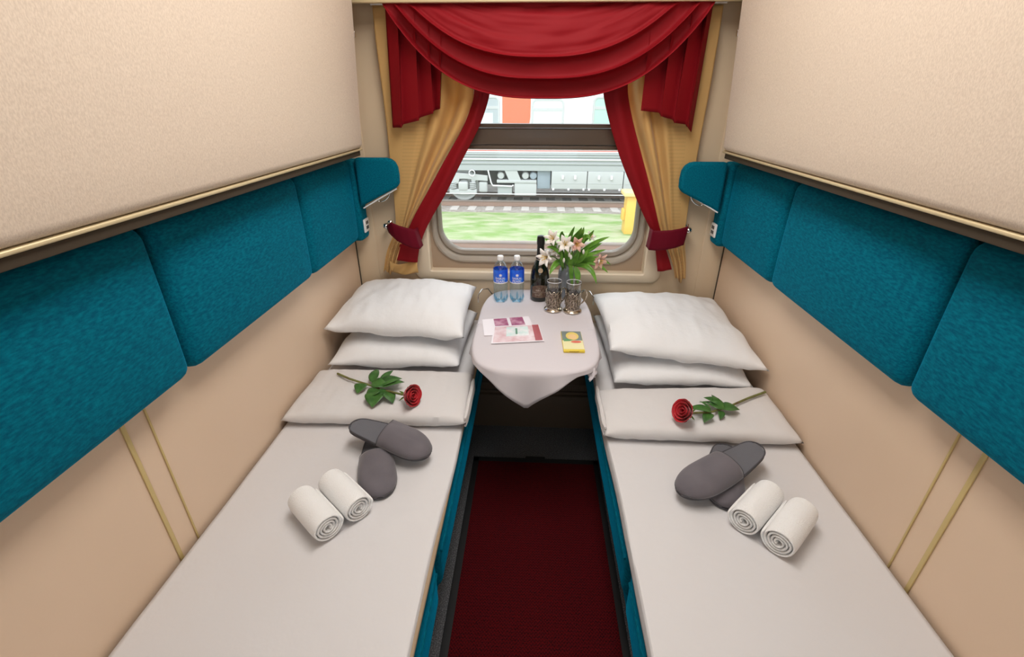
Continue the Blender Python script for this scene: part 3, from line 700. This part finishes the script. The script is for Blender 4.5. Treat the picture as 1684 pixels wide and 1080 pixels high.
# chocolate bar
cb = thing('chocolate_bar', 'yellow wrapped chocolate bar on the right of the tablecloth', 'chocolate', (.143, 1.60, zT), rot=(0, 0, .02))
MB().box(-.040, .040, -.080, .080, 0, .010, .002).build('wrapper', mat('yellow_wrapper', (.82, .62, .06), .35), cb)
def flat(name, poly, z, m, par): return MB().add([(x, y, z) for x, y in poly], [tuple(range(len(poly)))]).build(name, m, par, smooth=False)
def ell(cx, cy, a, b_, n=28): return [(cx+a*math.cos(2*PI*k/n), cy+b_*math.sin(2*PI*k/n)) for k in range(n)]
flat('cream_panel', [(-.0385, -.070), (.0385, -.070), (.0385, .0), (-.0385, .0)], .0103, mat('pale_yellow_print', (.86, .80, .45), .4), cb)
flat('grey_panel', [(-.0385, .0), (.0385, .0), (.0385, .0785), (-.0385, .0785)], .0103, mat('grey_print', (.20, .24, .22), .4), cb)
flat('yellow_oval', ell(.002, .037, .025, .034), .0106, mat('yellow_print', (.80, .62, .16), .4), cb)
flat('pale_oval', ell(.002, .030, .017, .022), .0109, mat('peach_print', (.86, .58, .28), .4), cb)
flat('green_spray', [(-.034, -.008), (-.012, -.006), (.004, .003), (-.012, .010), (-.032, .012)], .0107, mat('green_print', (.12, .33, .14), .4), cb)
flat('red_oval', ell(.013, -.012, .020, .009), .0109, mat('red_print', (.78, .16, .10), .4), cb)
text_mesh('CHOCOLATE', .006, mat('brown_print', (.2, .08, .02), .5), cb, (0, -.0805, .005), (PI/2, 0, 0))
# brochures
m_paper = mat('glossy_paper', (.82, .76, .80), .25)
m_mag = mat('magenta_print', (.34, .07, .16), .25, noise_=((.62, .33, .42), 22, 3, I3, .4, .65))
m_dkr = mat('dark_red_print', (.42, .08, .09), .25)
m_ros = mat('rose_print', (.66, .40, .42), .25, noise_=((.80, .66, .68), 25, 3, I3, .35, .65))
m_mint = mat('mint_print', (.60, .74, .70), .25, noise_=((.82, .80, .80), 30, 3, I3, .4, .65))
def quadpatch(Q, u0, u1, v0, v1, z):
    A, B, C_, D_ = [Vector((*q, 0)) for q in Q]
    def P(u, v): p = (A*(1-u)+B*u)*(1-v)+(D_*(1-u)+C_*u)*v; return (p.x, p.y, z)
    return MB().add([P(u0, v0), P(u1, v0), P(u1, v1), P(u0, v1)], [(0, 1, 2, 3)])
def brochure(Q, z, label, prints):
    c = Vector((sum(q[0] for q in Q)/4, sum(q[1] for q in Q)/4, z)); t = thing('brochure', label, 'brochure', c, 'brochures on the table')
    Ql = [(q[0]-c.x, q[1]-c.y) for q in Q]; n_ = 4
    mb = MB().add([(x, y, zz) for zz in (0, .0016) for x, y in Ql], [(3, 2, 1, 0), (4, 5, 6, 7), (0, 1, 5, 4), (1, 2, 6, 5), (2, 3, 7, 6), (3, 0, 4, 7)])
    mb.build('page', m_paper, t, smooth=False)
    for k, (nm, m, u0, u1, v0, v1) in enumerate(prints): quadpatch(Ql, u0, u1, v0, v1, .0019+.0001*k).build(nm, m, t, smooth=False)
brochure([(-.203, 1.640), (.005, 1.668), (-.030, 1.833), (-.228, 1.790)], zT, 'pale brochure with magenta panels, partly under the other', [('magenta_panel', m_mag, .24, .52, .30, .97), ('magenta_panel', m_mag, .58, .86, .30, .98)])
brochure([(-.170, 1.570), (.034, 1.602), (.014, 1.752), (-.172, 1.722)], zT+.0022, 'pinkish brochure with dark red right edge, lying on top', [('rose_panel', m_ros, .03, .98, .05, .95), ('dark_red_panel', m_dkr, .84, .98, .05, .97), ('mint_panel', m_mint, .28, .74, .35, .90), ('green_mark', mat('green_mark', (.10, .25, .15), .4), .47, .51, .45, .80)])

# vase of flowers
vs_ = thing('flower_vase', 'smoky grey glass vase behind the tea glasses', 'vase', (.142, 2.060, zT))
MB().lathe([(0, .004), (.028, 0), (.033, .004), (.0355, .03), (.039, .08), (.0405, .115), (.0385, .135), (.030, .150), (.0245, .158), (.0245, .168), (.027, .172), (.0235, .170), (.0225, .158), (.036, .132), (.036, .08), (.030, .01), (0, .008)], 36).build('body', m_vase, vs_)
fl = thing('flower_bouquet', 'bouquet of white and pink lilies with long green leaves in the vase', 'flowers', (.142, 2.060, zT+.02))
V0 = Vector((.142, 2.060, zT+.165)); rnd = random.Random(4)
def bez(a, b_, c, n=10): return [a*(1-t)**2+b_*2*t*(1-t)+c*t*t for t in [k/n for k in range(n+1)]]
def flower(c, dirv, size, m):
    z = Vector(dirv).normalized(); x = z.cross(Vector((.1, .2, 1))).normalized(); y = z.cross(x); mb = MB()
    for k in range(6):
        a = k*PI/3; d = x*math.cos(a)+y*math.sin(a); wd = size*(.62 if k % 2 else .48)
        sdv = z.cross(d)
        def F(u, v):
            w_ = wd/2*math.sin(PI*(.08+.9*v)**.9)**.8; e = 2*u-1
            return c+d*(size*(.12+.75*v)*(.35+.65*v))+z*(size*(.85*math.sin(v*1.7)-.05*v-.10*abs(e)))+sdv*(e*w_)
        mb.grid(F, 4, 7)
    world_child(mb.build('blossom', m, fl, sol=.0006), fl)
    mb = MB()
    for k in range(5):
        a = k*1.3; d = x*math.cos(a)+y*math.sin(a); mb.tube([c+z*size*.1, c+z*size*.55+d*size*.1, c+z*size*.85+d*size*.22], [.0008, .0008, .0018], 5)
    world_child(mb.build('stamens', m_yel, fl), fl)
heads = [((.072, 1.985, .955), (-.35, -.75, .45), .044, m_lily), ((.052, 1.975, .880), (-.6, -.75, .1), .050, m_lily), ((.122, 1.97, .935), (-.1, -.85, .45), .046, m_lily),
         ((.168, 1.975, .940), (.1, -.9, .15), .040, m_pink), ((.262, 1.985, .872), (.45, -.8, -.15), .046, m_pink), ((.225, 2.02, .955), (.4, -.6, .5), .030, m_lily), ((.092, 2.00, .905), (-.5, -.7, .2), .036, m_lily)]
for (c, d, sz, m) in heads:
    c = Vector(c); st = V0+Vector((rnd.uniform(-.012, .012), rnd.uniform(-.012, .012), -.13)); mid = V0+Vector(((c.x-V0.x)*.25, (c.y-V0.y)*.3, .06))
    world_child(MB().tube(bez(st, mid, c), .0028, 7).build('stem', m_stem, fl), fl); flower(c, d, sz, m)
def long_leaf(a, b_, c, wd):
    P_ = bez(Vector(a), Vector(b_), Vector(c), 12)
    def F(u, v):
        k = min(11, int(v*12)); p = P_[k].lerp(P_[k+1], v*12-k); t = (P_[k+1]-P_[k]).normalized(); e = 2*u-1
        sdv = t.cross(Vector((0, -1, .35))).normalized(); w_ = wd/2*math.sin(PI*min(1, .06+.94*v))**.75*(1-.2*v); nn = sdv.cross(t)
        return p+sdv*e*w_+nn*abs(e)*w_*.35
    world_child(MB().grid(F, 4, 12).build('leaf', m_leaf2, fl, sol=.0006), fl)
LV = [((.135, 2.05, .90), (.140, 1.99, .97), (.158, 1.98, 1.015), .020), ((.15, 2.04, .93), (.175, 1.99, .97), (.188, 1.975, 1.012), .026), ((.16, 2.04, .91), (.195, 1.99, .97), (.196, 1.975, 1.015), .022),
      ((.17, 2.03, .90), (.215, 1.99, 1.0), (.228, 1.98, .955), .024), ((.18, 2.03, .91), (.235, 2.0, .975), (.240, 1.98, 1.0), .016), ((.18, 2.03, .87), (.24, 1.98, .95), (.310, 1.98, .972), .022),
      ((.17, 2.03, .86), (.23, 1.99, .915), (.280, 1.98, .945), .026), ((.18, 2.03, .84), (.26, 1.97, .90), (.325, 1.97, .850), .024), ((.18, 2.03, .83), (.25, 1.97, .885), (.315, 1.96, .815), .024),
      ((.17, 2.03, .82), (.24, 1.97, .87), (.268, 1.95, .765), .026), ((.12, 2.02, .88), (.08, 1.98, .94), (.030, 1.96, .965), .024), ((.11, 2.02, .89), (.07, 1.97, .93), (.040, 1.95, .930), .020),
      ((.12, 2.03, .91), (.10, 1.99, .98), (.108, 1.97, .995), .026), ((.12, 2.03, .84), (.08, 1.97, .87), (.058, 1.95, .805), .030), ((.13, 2.02, .86), (.10, 1.96, .91), (.060, 1.95, .93), .022),
      ((.15, 1.995, .86), (.155, 1.985, .80), (.165, 1.985, .735), .022), ((.17, 2.0, .83), (.19, 1.975, .80), (.185, 1.975, .755), .030), ((.14, 2.02, .83), (.125, 1.97, .89), (.128, 1.97, .935), .022),
      ((.16, 2.01, .83), (.170, 1.96, .88), (.185, 1.96, .93), .026), ((.17, 2.01, .84), (.205, 1.96, .88), (.220, 1.96, .925), .024), ((.15, 2.01, .82), (.145, 1.96, .86), (.150, 1.96, .91), .024),
      ((.12, 2.01, .82), (.105, 1.97, .86), (.108, 1.96, .91), .020), ((.18, 2.02, .85), (.22, 1.97, .90), (.265, 1.97, .90), .022), ((.17, 2.02, .86), (.20, 2.0, .93), (.205, 1.99, .985), .018), ((.19, 2.02, .86), (.25, 1.99, .90), (.300, 1.98, .915), .018)]
for L_ in LV: long_leaf(*L_)
for k in range(7):
    a = V0+Vector((rnd.uniform(-.012, .012), rnd.uniform(-.01, .01), -.12)); c = V0+Vector((rnd.uniform(-.04, .08), rnd.uniform(-.06, 0), rnd.uniform(.08, .14)))
    world_child(MB().tube(bez(a, V0+Vector((0, 0, .02)), c), .0026, 6).build('stem', m_stem, fl), fl)
for (x, z) in ((.140, .885), (.148, .875), (.185, .915), (.20, .90), (.27, .86), (.118, .86)):
    mb = MB().lathe([(0, 0), (.004, .004), (.0055, .012), (.003, .02), (0, .023)], 8, (x, 1.955, z)); world_child(mb.build('bud', m_lily, fl), fl)

# ================================================================ CURTAINS
def interp(rows, z):
    if z >= rows[0][0]: return rows[0][1:]
    for a, b_ in zip(rows, rows[1:]):
        if z >= b_[0]:
            t = (a[0]-z)/(a[0]-b_[0]); return tuple(p+(q-p)*t for p, q in zip(a[1:], b_[1:]))
    return rows[-1][1:]
GL = [(1.824, -.658, -.31, -.24), (1.72, -.66, -.314, -.219), (1.527, -.657, -.265, -.203), (1.401, -.656, -.318, -.251), (1.261, -.657, -.412, -.335), (1.11, -.655, -.507, -.419), (1.0, -.655, -.579, -.494), (.928, -.665, -.614, -.534), (.899, -.690, -.629, -.548), (.854, -.713, -.645, -.557), (.808, -.724, -.664, -.566), (.74, -.742, -.687, -.591)]
GR = [(1.818, .673, .346, .255), (1.717, .675, .347, .254), (1.53, .678, .347, .247), (1.407, .676, .388, .29), (1.272, .673, .443, .347), (1.125, .668, .501, .424), (1.018, .670, .54, .483), (.955, .672, .562, .528), (.906, .68, .594, .542), (.848, .692, .622, .555), (.789, .705, .648, .563), (.728, .712, .664, .600)]
def smooth_rows(rows, n=60):
    zs = [rows[0][0]+(rows[-1][0]-rows[0][0])*k/n for k in range(n+1)]; R = [list(interp(rows, z)) for z in zs]
    for _ in range(6): R = [R[0]]+[[(a+2*b_+c)/4 for a, b_, c in zip(R[i-1], R[i], R[i+1])] for i in range(1, n)]+[R[-1]]
    return [(z, *r) for z, r in zip(zs, R)]
for s, rows in ((-1, GL), (1, GR)):
    sd = SIDE[s]; rows = smooth_rows(rows); ztie = .93
    ct = thing('window_curtain', 'gold patterned curtain with red border tied back at the %s of the window' % sd, 'curtain', (s*.6, 2.13, 1.82), 'gold curtains with red borders')
    def gy(t, z):       # fold depth; t 0 outer .. 1 inner edge of the gold cloth
        amp = .030*min(1, max(.35, abs(z-ztie)/.30)); g = min(1, max(0, t-.42)/.3)
        if z < ztie: amp = .012; g = .4+.6*t
        sharp = math.sin(2*PI*(t*3.3+(.15 if s < 0 else .5))+1.2*math.sin(z*2))
        return 2.136-amp*g*math.copysign(abs(sharp)**.7, sharp)-.016*min(1, abs(z-ztie)/.1)*(z < ztie)-.006*math.sin(z*8)
    me = MB()
    nu, nv = 60, 90
    def G(u, v):
        z = rows[0][0]+((.742 if s < 0 else .728)-rows[0][0])*v; o_, b_, i_ = interp(rows, z)
        return (o_+(b_-o_)*u, gy(u, z), z+(.012*math.sin(u*9) if v == 1 else 0))
    o = me.grid(G, nu, nv).build('gold_panel', m_gold_cloth, ct, sol=.0012, ang=1.5)
    uvl = o.data.uv_layers.new(name='UVMap')
    for lp_ in o.data.loops:
        i = lp_.vertex_index; uvl.data[lp_.index].uv = ((i % (nu+1))/nu, (i//(nu+1))/nv)
    world_child(o, ct)
    def Rd(u, v):
        zend = .808 if s < 0 else .785
        z = rows[0][0]+(zend-rows[0][0])*v; o_, b_, i_ = interp(rows, z)
        amp = .012*min(1, max(.3, abs(z-ztie)/.3)); y = 2.128-.010*math.sin(u*PI)-amp*math.sin(u*2*PI*1.1+z*3)*.6
        if z < ztie-.04: y -= .014; b_ = b_-s*-.012 if s < 0 else b_-.012
        return (b_+(i_-b_)*u, y, z+.010*u*(-1)*(v == 1))
    world_child(MB().grid(Rd, 22, 80).build('red_border', m_red, ct, sol=.0012, ang=1.5), ct)
    if s < 0:           # turned-up gold hem
        def Hm(u, v): return (-.705+.135*u, 2.118-.010*math.sin(u*7+v*3), .805-.055*v-.012*math.sin(u*5)-.02*u)
        world_child(MB().grid(Hm, 20, 8).build('folded_hem', m_gold_cloth, ct, sol=.0012, ang=1.5), ct)
    # tieback band
    tbk = thing('curtain_tieback', 'crimson fabric tieback holding the %s curtain' % sd, 'tieback', (s*.60, 2.10, .94), 'curtain tiebacks')
    if s < 0: pth = [(-.686, 2.085, .965, .034), (-.668, 2.060, .965, .050), (-.645, 2.048, .962, .084), (-.61, 2.044, .946, .090), (-.575, 2.046, .934, .094), (-.548, 2.060, .926, .092), (-.544, 2.115, .924, .085)]
    else: pth = [(.664, 2.085, .966, .082), (.655, 2.055, .962, .084), (.62, 2.046, .952, .086), (.58, 2.044, .944, .088), (.54, 2.050, .938, .090), (.508, 2.065, .936, .090), (.506, 2.12, .936, .085)]
    def T(u, v):
        q = u*(len(pth)-1); k = min(len(pth)-2, int(q)); f_ = q-k; a = [pth[k][i]*(1-f_)+pth[k+1][i]*f_ for i in range(4)]
        return (a[0]+(v-.5)*a[3]*(-.22 if s < 0 else .08)*1, a[1]-.003*math.sin(v*PI), a[2]+(v-.5)*a[3])
    world_child(MB().grid(T, 30, 8).build('band', m_tie, tbk, sol=.002, ang=1.5), tbk)
    kx = -.700 if s < 0 else .682
    kb = thing('tieback_knob', 'small chrome knob on the wall at the %s curtain tie' % sd, 'knob', (kx, D, .970), 'chrome tieback knobs')
    mbk = MB().lathe([(0, .083), (.008, .080), (.0135, .073), (.0155, .064), (.0135, .055), (.007, .049), (.006, .01), (.012, .006), (.013, 0)], 20)
    mbk.v = [(x, -z, y) for x, y, z in mbk.v]; mbk.build('knob', m_chrome, kb)
# swag valance
vl = thing('swag_valance', 'deep red draped swag valance with pleated tails over the window', 'valance', (0, 2.08, 1.82))
ZS = 1.822
XL = [(0, -.30), (.2, -.37), (.4, -.44), (.6, -.51), (.8, -.56), (1, -.600)]; XR = [(0, .24), (.2, .34), (.4, .42), (.6, .50), (.8, .57), (1, .620)]
def lut(T_, t):
    for a, b_ in zip(T_, T_[1:]):
        if t <= b_[0]: f_ = (t-a[0])/(b_[0]-a[0]); return a[1]+(b_[1]-a[1])*f_
    return T_[-1][1]
def SW(u, v):
    t = v; xl, xr = lut(XL, t), lut(XR, t); x = xl+(xr-xl)*u; e = abs(2*u-1)
    p = 2.1+.8*t
    sag = .318*t*(1-e**p)
    env = max(.02, min(1, (t-.50)/.14)); mid = (.60+.40*(1-e**3))*min(1, (1-e)/.06)
    ph = 2*PI*(t-1)*4.6+(.35*N3(u*2.5, t*3, 1, 1))
    f_ = math.cos(ph+.7*math.sin(ph))
    y = 2.070-.024*t-.030*env*mid*f_-.018*math.sin(PI*min(1, t*1.1))*mid
    y -= .010*(1-env)*N3(x*3, t*4, 5, 2)+.004*N3(x*4, t*8, 2, 2)
    z = ZS-sag+.015*env*mid*math.sin(ph)*(1 if t < .97 else .3)-(.004*(x+.6) if t < .05 else 0)
    return (x, y, z)
world_child(MB().grid(SW, 110, 120).build('swag', m_red, vl, sol=.0015, ang=1.5), vl)
# back cloth above the swag
def BK(u, v): x = -.605+1.225*u; return (x, 2.100-.004*math.sin(x*14), ZS-.002-.30*v*(1-abs(2*u-1)**2.6))
world_child(MB().grid(BK, 60, 14).build('lining', m_red, vl, sol=.001, ang=1.5), vl)
def jabot(P_, top, nm):       # P_: list of (x_start, x_end, z_bottom_start, z_bottom_end)
    mb = MB(); cols = []
    for i, (xa, xb, za, zb_, ta, tb_) in enumerate(P_):
        for k in range(7):
            f_ = k/6; cols.append((xa+(xb-xa)*f_, 2.100-.036*f_+.002*math.sin(f_*PI), za+(zb_-za)*f_, ta+(tb_-ta)*f_))
        cols.append((xb-(xb-xa)*.16, 2.100, zb_+.002, tb_))
    nv = 24
    def F(u, v):
        q = u*(len(cols)-1); k = min(len(cols)-1, int(round(q))); x, y, zb2, xt = cols[k]
        f_ = v**1.0; z = top+(zb2-top)*f_; return (xt+(x-xt)*f_, y-.010*(1-f_)*0, z)
    return world_child(mb.grid(F, len(cols)-1, nv).build(nm, m_red, vl, sol=.0012, ang=.9), vl)
#        x at hem a, b       z hem a, b        x at top a, b
jabot([(-.618, -.571, 1.391, 1.393, -.600, -.545), (-.571, -.496, 1.404, 1.420, -.545, -.48), (-.496, -.435, 1.431, 1.447, -.48, -.43), (-.435, -.408, 1.458, 1.463, -.43, -.375)], 1.815, 'pleated_tail')
jabot([(.620, .592, 1.380, 1.400, .625, .60), (.592, .535, 1.409, 1.416, .60, .545), (.535, .478, 1.427, 1.440, .545, .48), (.478, .398, 1.452, 1.460, .48, .40)], 1.812, 'pleated_tail')
world_child(MB().tube([(-.66, 2.115, 1.826), (.68, 2.115, 1.826)], .006, 8).build('rod', m_white, vl), vl)

# ================================================================ OUTSIDE
GZ = -1.55
m_grass = mat('mown_grass', (.20, .32, .09), .95, noise_=((.40, .42, .27), 1.6, 6, (1, 2.2, 1), .38, .62))
m_ballast = mat('pale_ballast', (.26, .22, .19), .95, noise_=((.42, .38, .35), 14, 5, I3, .35, .65))
m_oily_shade = mat('oily_shaded_ballast', (.10, .09, .085), .95, noise_=((.20, .18, .16), 8, 5, I3, .35, .65))  # oily stones, with the shade beneath the coach put into the dark colour
m_rail = mat('rusty_rail', (.33, .22, .17), .5, metal=.2)
m_railtop = mat('rail_head', (.30, .25, .22), .4, metal=.3)
m_sleeper = mat('concrete_sleeper', (.50, .46, .43), .9)
m_tw = mat('train_white', (.80, .80, .82), .4)
m_tg = mat('train_grey', (.38, .40, .40), .5)
m_tlg = mat('train_light_grey', (.46, .47, .47), .5)
m_tr = mat('train_orange_red', (.80, .13, .045), .45)
m_tline = mat('train_red_line', (.75, .14, .10), .45)
m_tdark = mat('underframe_dark', (.11, .115, .12), .7)
m_tblue = mat('underframe_blue_grey', (.28, .33, .38), .6)
m_twin = mat('train_window_glass', (.36, .40, .42), .15, spec=.6)
m_yb = mat('yellow_paint', (.80, .50, .10), .5)
g = struct(MB().box(-40, 40, 2.6, 60, GZ-.2, GZ).build('ground', m_grass))
g2 = struct(MB().box(-40, 40, 7.7, 10.85, GZ-.02, GZ+.008).build('ground_ballast', m_ballast)); g4 = struct(MB().box(-40, 40, 13.9, 14.72, GZ-.02, GZ+.010).build('ground_ballast_edge', m_ballast)); g3 = struct(MB().box(-40, 40, 14.72, 24, GZ-.02, GZ+.008).build('ground_ballast_far', m_oily_shade))
def sleeper(x, y0, y1, label, grp, z):
    return tag(MB().box(x-.12, x+.12, y0, y1, z-.12, z+.02, .01).build('railway_sleeper', m_sleeper), label, 'sleeper', grp)
for k in range(11): sleeper(-2.35+.60*k-.02, 8.05, 10.75, 'pale concrete sleeper of the nearest railway track outside', 'sleepers of the near track', GZ)
for k in range(17): sleeper(-4.1+.545*k, 14.15, 16.9, 'pale concrete sleeper end of the far track beside the grass', 'sleepers of the far track', GZ)
def rail(y, z, label):
    t = thing('rail', label, 'rail', (0, y, z), 'railway rails')
    MB().box(-20, 20, -.07, .07, 0, .02).box(-20, 20, -.012, .012, .02, .13).build('web', m_rail, t, smooth=False)
    MB().box(-20, 20, -.036, .036, .13, .175, .006).build('head', m_railtop, t)
rail(10.12, GZ+.02, 'rusty rail of the near track, closer to the grass strip')
rail(14.75, GZ+.019, 'rusty rail under the parked railway coach, on the side facing the grass'); rail(16.27, GZ+.019, 'rusty rail behind the wheels of the parked railway coach')
# parked coach
TY = 14.55
tr = thing('railway_coach', 'white and orange railway coach with grey skirt parked opposite', 'train', (0, TY, -1.3))
def tp(mb, name, m, par=None, **k):
    o = mb.build(name, m, par or tr, **k)
    if par is None: world_child(o, tr)
    return o
B_ = [(-1.03, -.20)]
tp(MB().box(-12, 12, TY, TY+2.9, .14, 2.9, .02), 'body', m_tw, smooth=False)
tp(MB().prism([(-.98, .20), (-.32, .20), (-.18, 1.0), (-.16, 2.6), (-.98, 2.6)], TY-.012, TY+.01), 'orange_panel', m_tr, smooth=False)
tp(MB().box(-12, 12, TY-.008, TY+.02, .100, .122), 'red_line', m_tline, smooth=False)
tp(MB().box(-12, 12, TY-.008, TY+.02, .066, .0995), 'white_band', m_tw, smooth=False)
mb = MB().box(-12, 12, TY+.01, TY+2.8, -.42, .14)
for z in (.025, -.04, -.24): mb.box(-12, 12, TY-.025, TY+.02, z-.022, z+.022, .01)
mb.box(-12, 12, TY-.03, TY+.02, -.15, -.10, .01); mb.box(-12, 12, TY-.01, TY+.02, -.445, -.30)
tp(mb, 'skirt', m_tg, smooth=False)
tp(MB().box(-12, 12, TY-.036, TY+.0, -.145, -.105, .01), 'skirt_ridge', m_tw)
def twin(x0, x1, z0, z1, gm=m_twin, bar=True):
    cx, cz, hx, hz = (x0+x1)/2, (z0+z1)/2, (x1-x0)/2, (z1-z0)/2
    mb = MB(); loopstrip(mb, [(rrect(cx, cz, hx+.05, hz+.05, .14, 6), TY-.014), (rrect(cx, cz, hx+.04, hz+.04, .13, 6), TY-.03), (rrect(cx, cz, hx, hz, .1, 6), TY-.03), (rrect(cx, cz, hx-.01, hz-.01, .09, 6), TY-.012)])
    if bar: mb.box(x0, x1, TY-.026, TY-.012, z0+(z1-z0)*.72, z0+(z1-z0)*.80)
    f = tp(mb, 'window_frame', m_tlg)
    q = rrect(cx, cz, hx, hz, .1, 6); pm = MB().prism(q, TY-.018, TY-.002); o = pm.build('pane', gm, f, smooth=False)
    return f
m_blind = mat('pale_window_blind', (.62, .68, .67), .4); m_grn = mat('greenish_window', (.38, .55, .48), .25)
twin(-2.05, -1.10, .50, 1.50); twin(-.10, .72, .50, 1.44, m_blind); twin(1.62, 2.5, .50, 1.50, m_grn)
twin(-3.6, -2.6, .50, 1.50); twin(3.4, 4.3, .50, 1.50)
tp(MB().box(-1.75, -1.25, TY-.022, TY-.019, .50, 1.12, .0), 'seat_seen_through_glass', m_blind, smooth=False)
# running gear
tp(MB().box(-12, 12, TY+.9, TY+2.0, -1.0, -.43), 'underframe', m_tdark, smooth=False)
def wheel(x):
    mb = MB(); 
    mb.lathe([(0, -.02), (.16, -.02), (.18, .03), (.34, .05), (.40, .0), (.455, .0), (.46, .10), (.0, .12)], 40); mb.v = [(x+a, TY+.16+c, -.895+b_) for a, b_, c in mb.v]
    return tp(mb, 'wheel', m_tlg)
wheel(-2.19)
# bogie side frame, one solid plate with springs
poly = [(-2.95, -.52), (-2.45, -.52), (-1.85, -.56), (-1.44, -.60), (-1.44, -.76), (-1.80, -.74), (-1.84, -.60-.2), (-1.92, -.84), (-1.94, -.72), (-2.05, -.70), (-2.30, -.70), (-2.34, -.84), (-2.95, -.84)]
tp(MB().prism(poly, TY+.02, TY+.12), 'bogie_frame', m_tlg, smooth=False, bev=.012)
tp(MB().box(-2.62, -1.78, TY-.0, TY+.10, -1.14, -1.00, .02).box(-2.34, -2.04, TY-.02, TY+.1, -1.05, -.78, .05), 'axle_box', m_tlg)
for x in (-2.50, -1.90):
    q = [(x+.09*math.cos(a), TY+.06+.09*math.sin(a), -1.0+.20*a/(2*PI*4)) for a in [2*PI*4*k/64 for k in range(65)]]
    tp(MB().tube(q, .018, 6), 'coil_spring', m_tlg)
tp(MB().box(-1.72, -1.45, TY+.05, TY+.16, -1.10, -.78, .05), 'brake_shoe', m_tlg)
mb = MB().lathe([(.085, -.02), (.10, 0), (.085, .02), (.07, 0), (.085, -.02)], 24); mb.v = [(-1.90+a, TY-.06+c, -.52+b_) for a, b_, c in mb.v]
tp(mb, 'lifting_ring', m_tw)
tp(MB().tube([(-1.42, TY-.01, -.44), (-1.33, TY-.02, -.80), (-1.28, TY-.02, -.88), (-.70, TY-.02, -.895), (-.66, TY-.02, -.86)], .022, 8), 'brake_pipe', m_tw)
tp(MB().box(-1.14, -.70, TY+.02, TY+.5, -1.16, -.92, .02), 'small_equipment_box', m_tg)
tp(MB().box(-.62, .04, TY-.0, TY+.5, -1.17, -.80, .01).box(-1.16, .04, TY-.02, TY+.5, -.80, -.72, .01), 'equipment_box', m_tlg)
tp(MB().prism([(-.92, -.45), (-.55, -.45), (-.42, -.75), (-.78, -.75)], TY, TY+.06), 'support_plate', m_tlg, smooth=False)
for x in (-1.04, -.30, -.06):
    mb = MB().lathe([(0, .0), (.09, .01), (.11, .05), (.11, .2), (0, .22)], 20); mb.v = [(x+a, TY+.05+c, -.60+b_) for a, b_, c in mb.v]; tp(mb, 'air_valve', m_tblue if x > -.2 else m_tlg)
tp(MB().box(.06, .46, TY+.10, TY+.7, -.98, -.45, .02), 'blue_grey_tank', m_tblue)
for k in range(4):
    x = .49+k*1.075
    bx = tp(MB().box(x, x+1.05, TY-.03, TY+.6, -.96, -.45, .012).box(x+.01, x+1.04, TY-.038, TY-.02, -.80, -.785), 'battery_box', m_tlg)
    mb = MB()
    for dx in (.33, .70): mb.box(x+dx-.035, x+dx+.035, TY-.085, TY-.03, -.68, -.56, .02)
    for dx in (.06, .52, .97): mb.box(x+dx-.03, x+dx+.03, TY-.05, TY, -1.00, -.94, .01)
    mb.build('latch', m_tw, bx)
tp(MB().tube([(-12, TY+.0, -1.13), (12, TY+.0, -1.13)], .013, 6), 'cable', m_tw)
# yellow trackside cabinet
yc = thing('trackside_cabinet', 'yellow metal cabinet standing in the grass beyond the window', 'cabinet', (2.45, 11.8, GZ))
world_child(MB().box(2.24, 2.85, 11.6, 12.0, GZ, -.62, .01).build('body', m_yb, yc), yc)
world_child(MB().box(2.14, 2.92, 11.52, 12.05, -.62, -.52, .02).build('lid', mat('yellow_lid', (.85, .62, .25), .5), yc), yc)
world_child(MB().box(2.17, 2.24, 11.7, 11.9, -1.22, -.95, .01).build('side_box', m_yb, yc), yc)
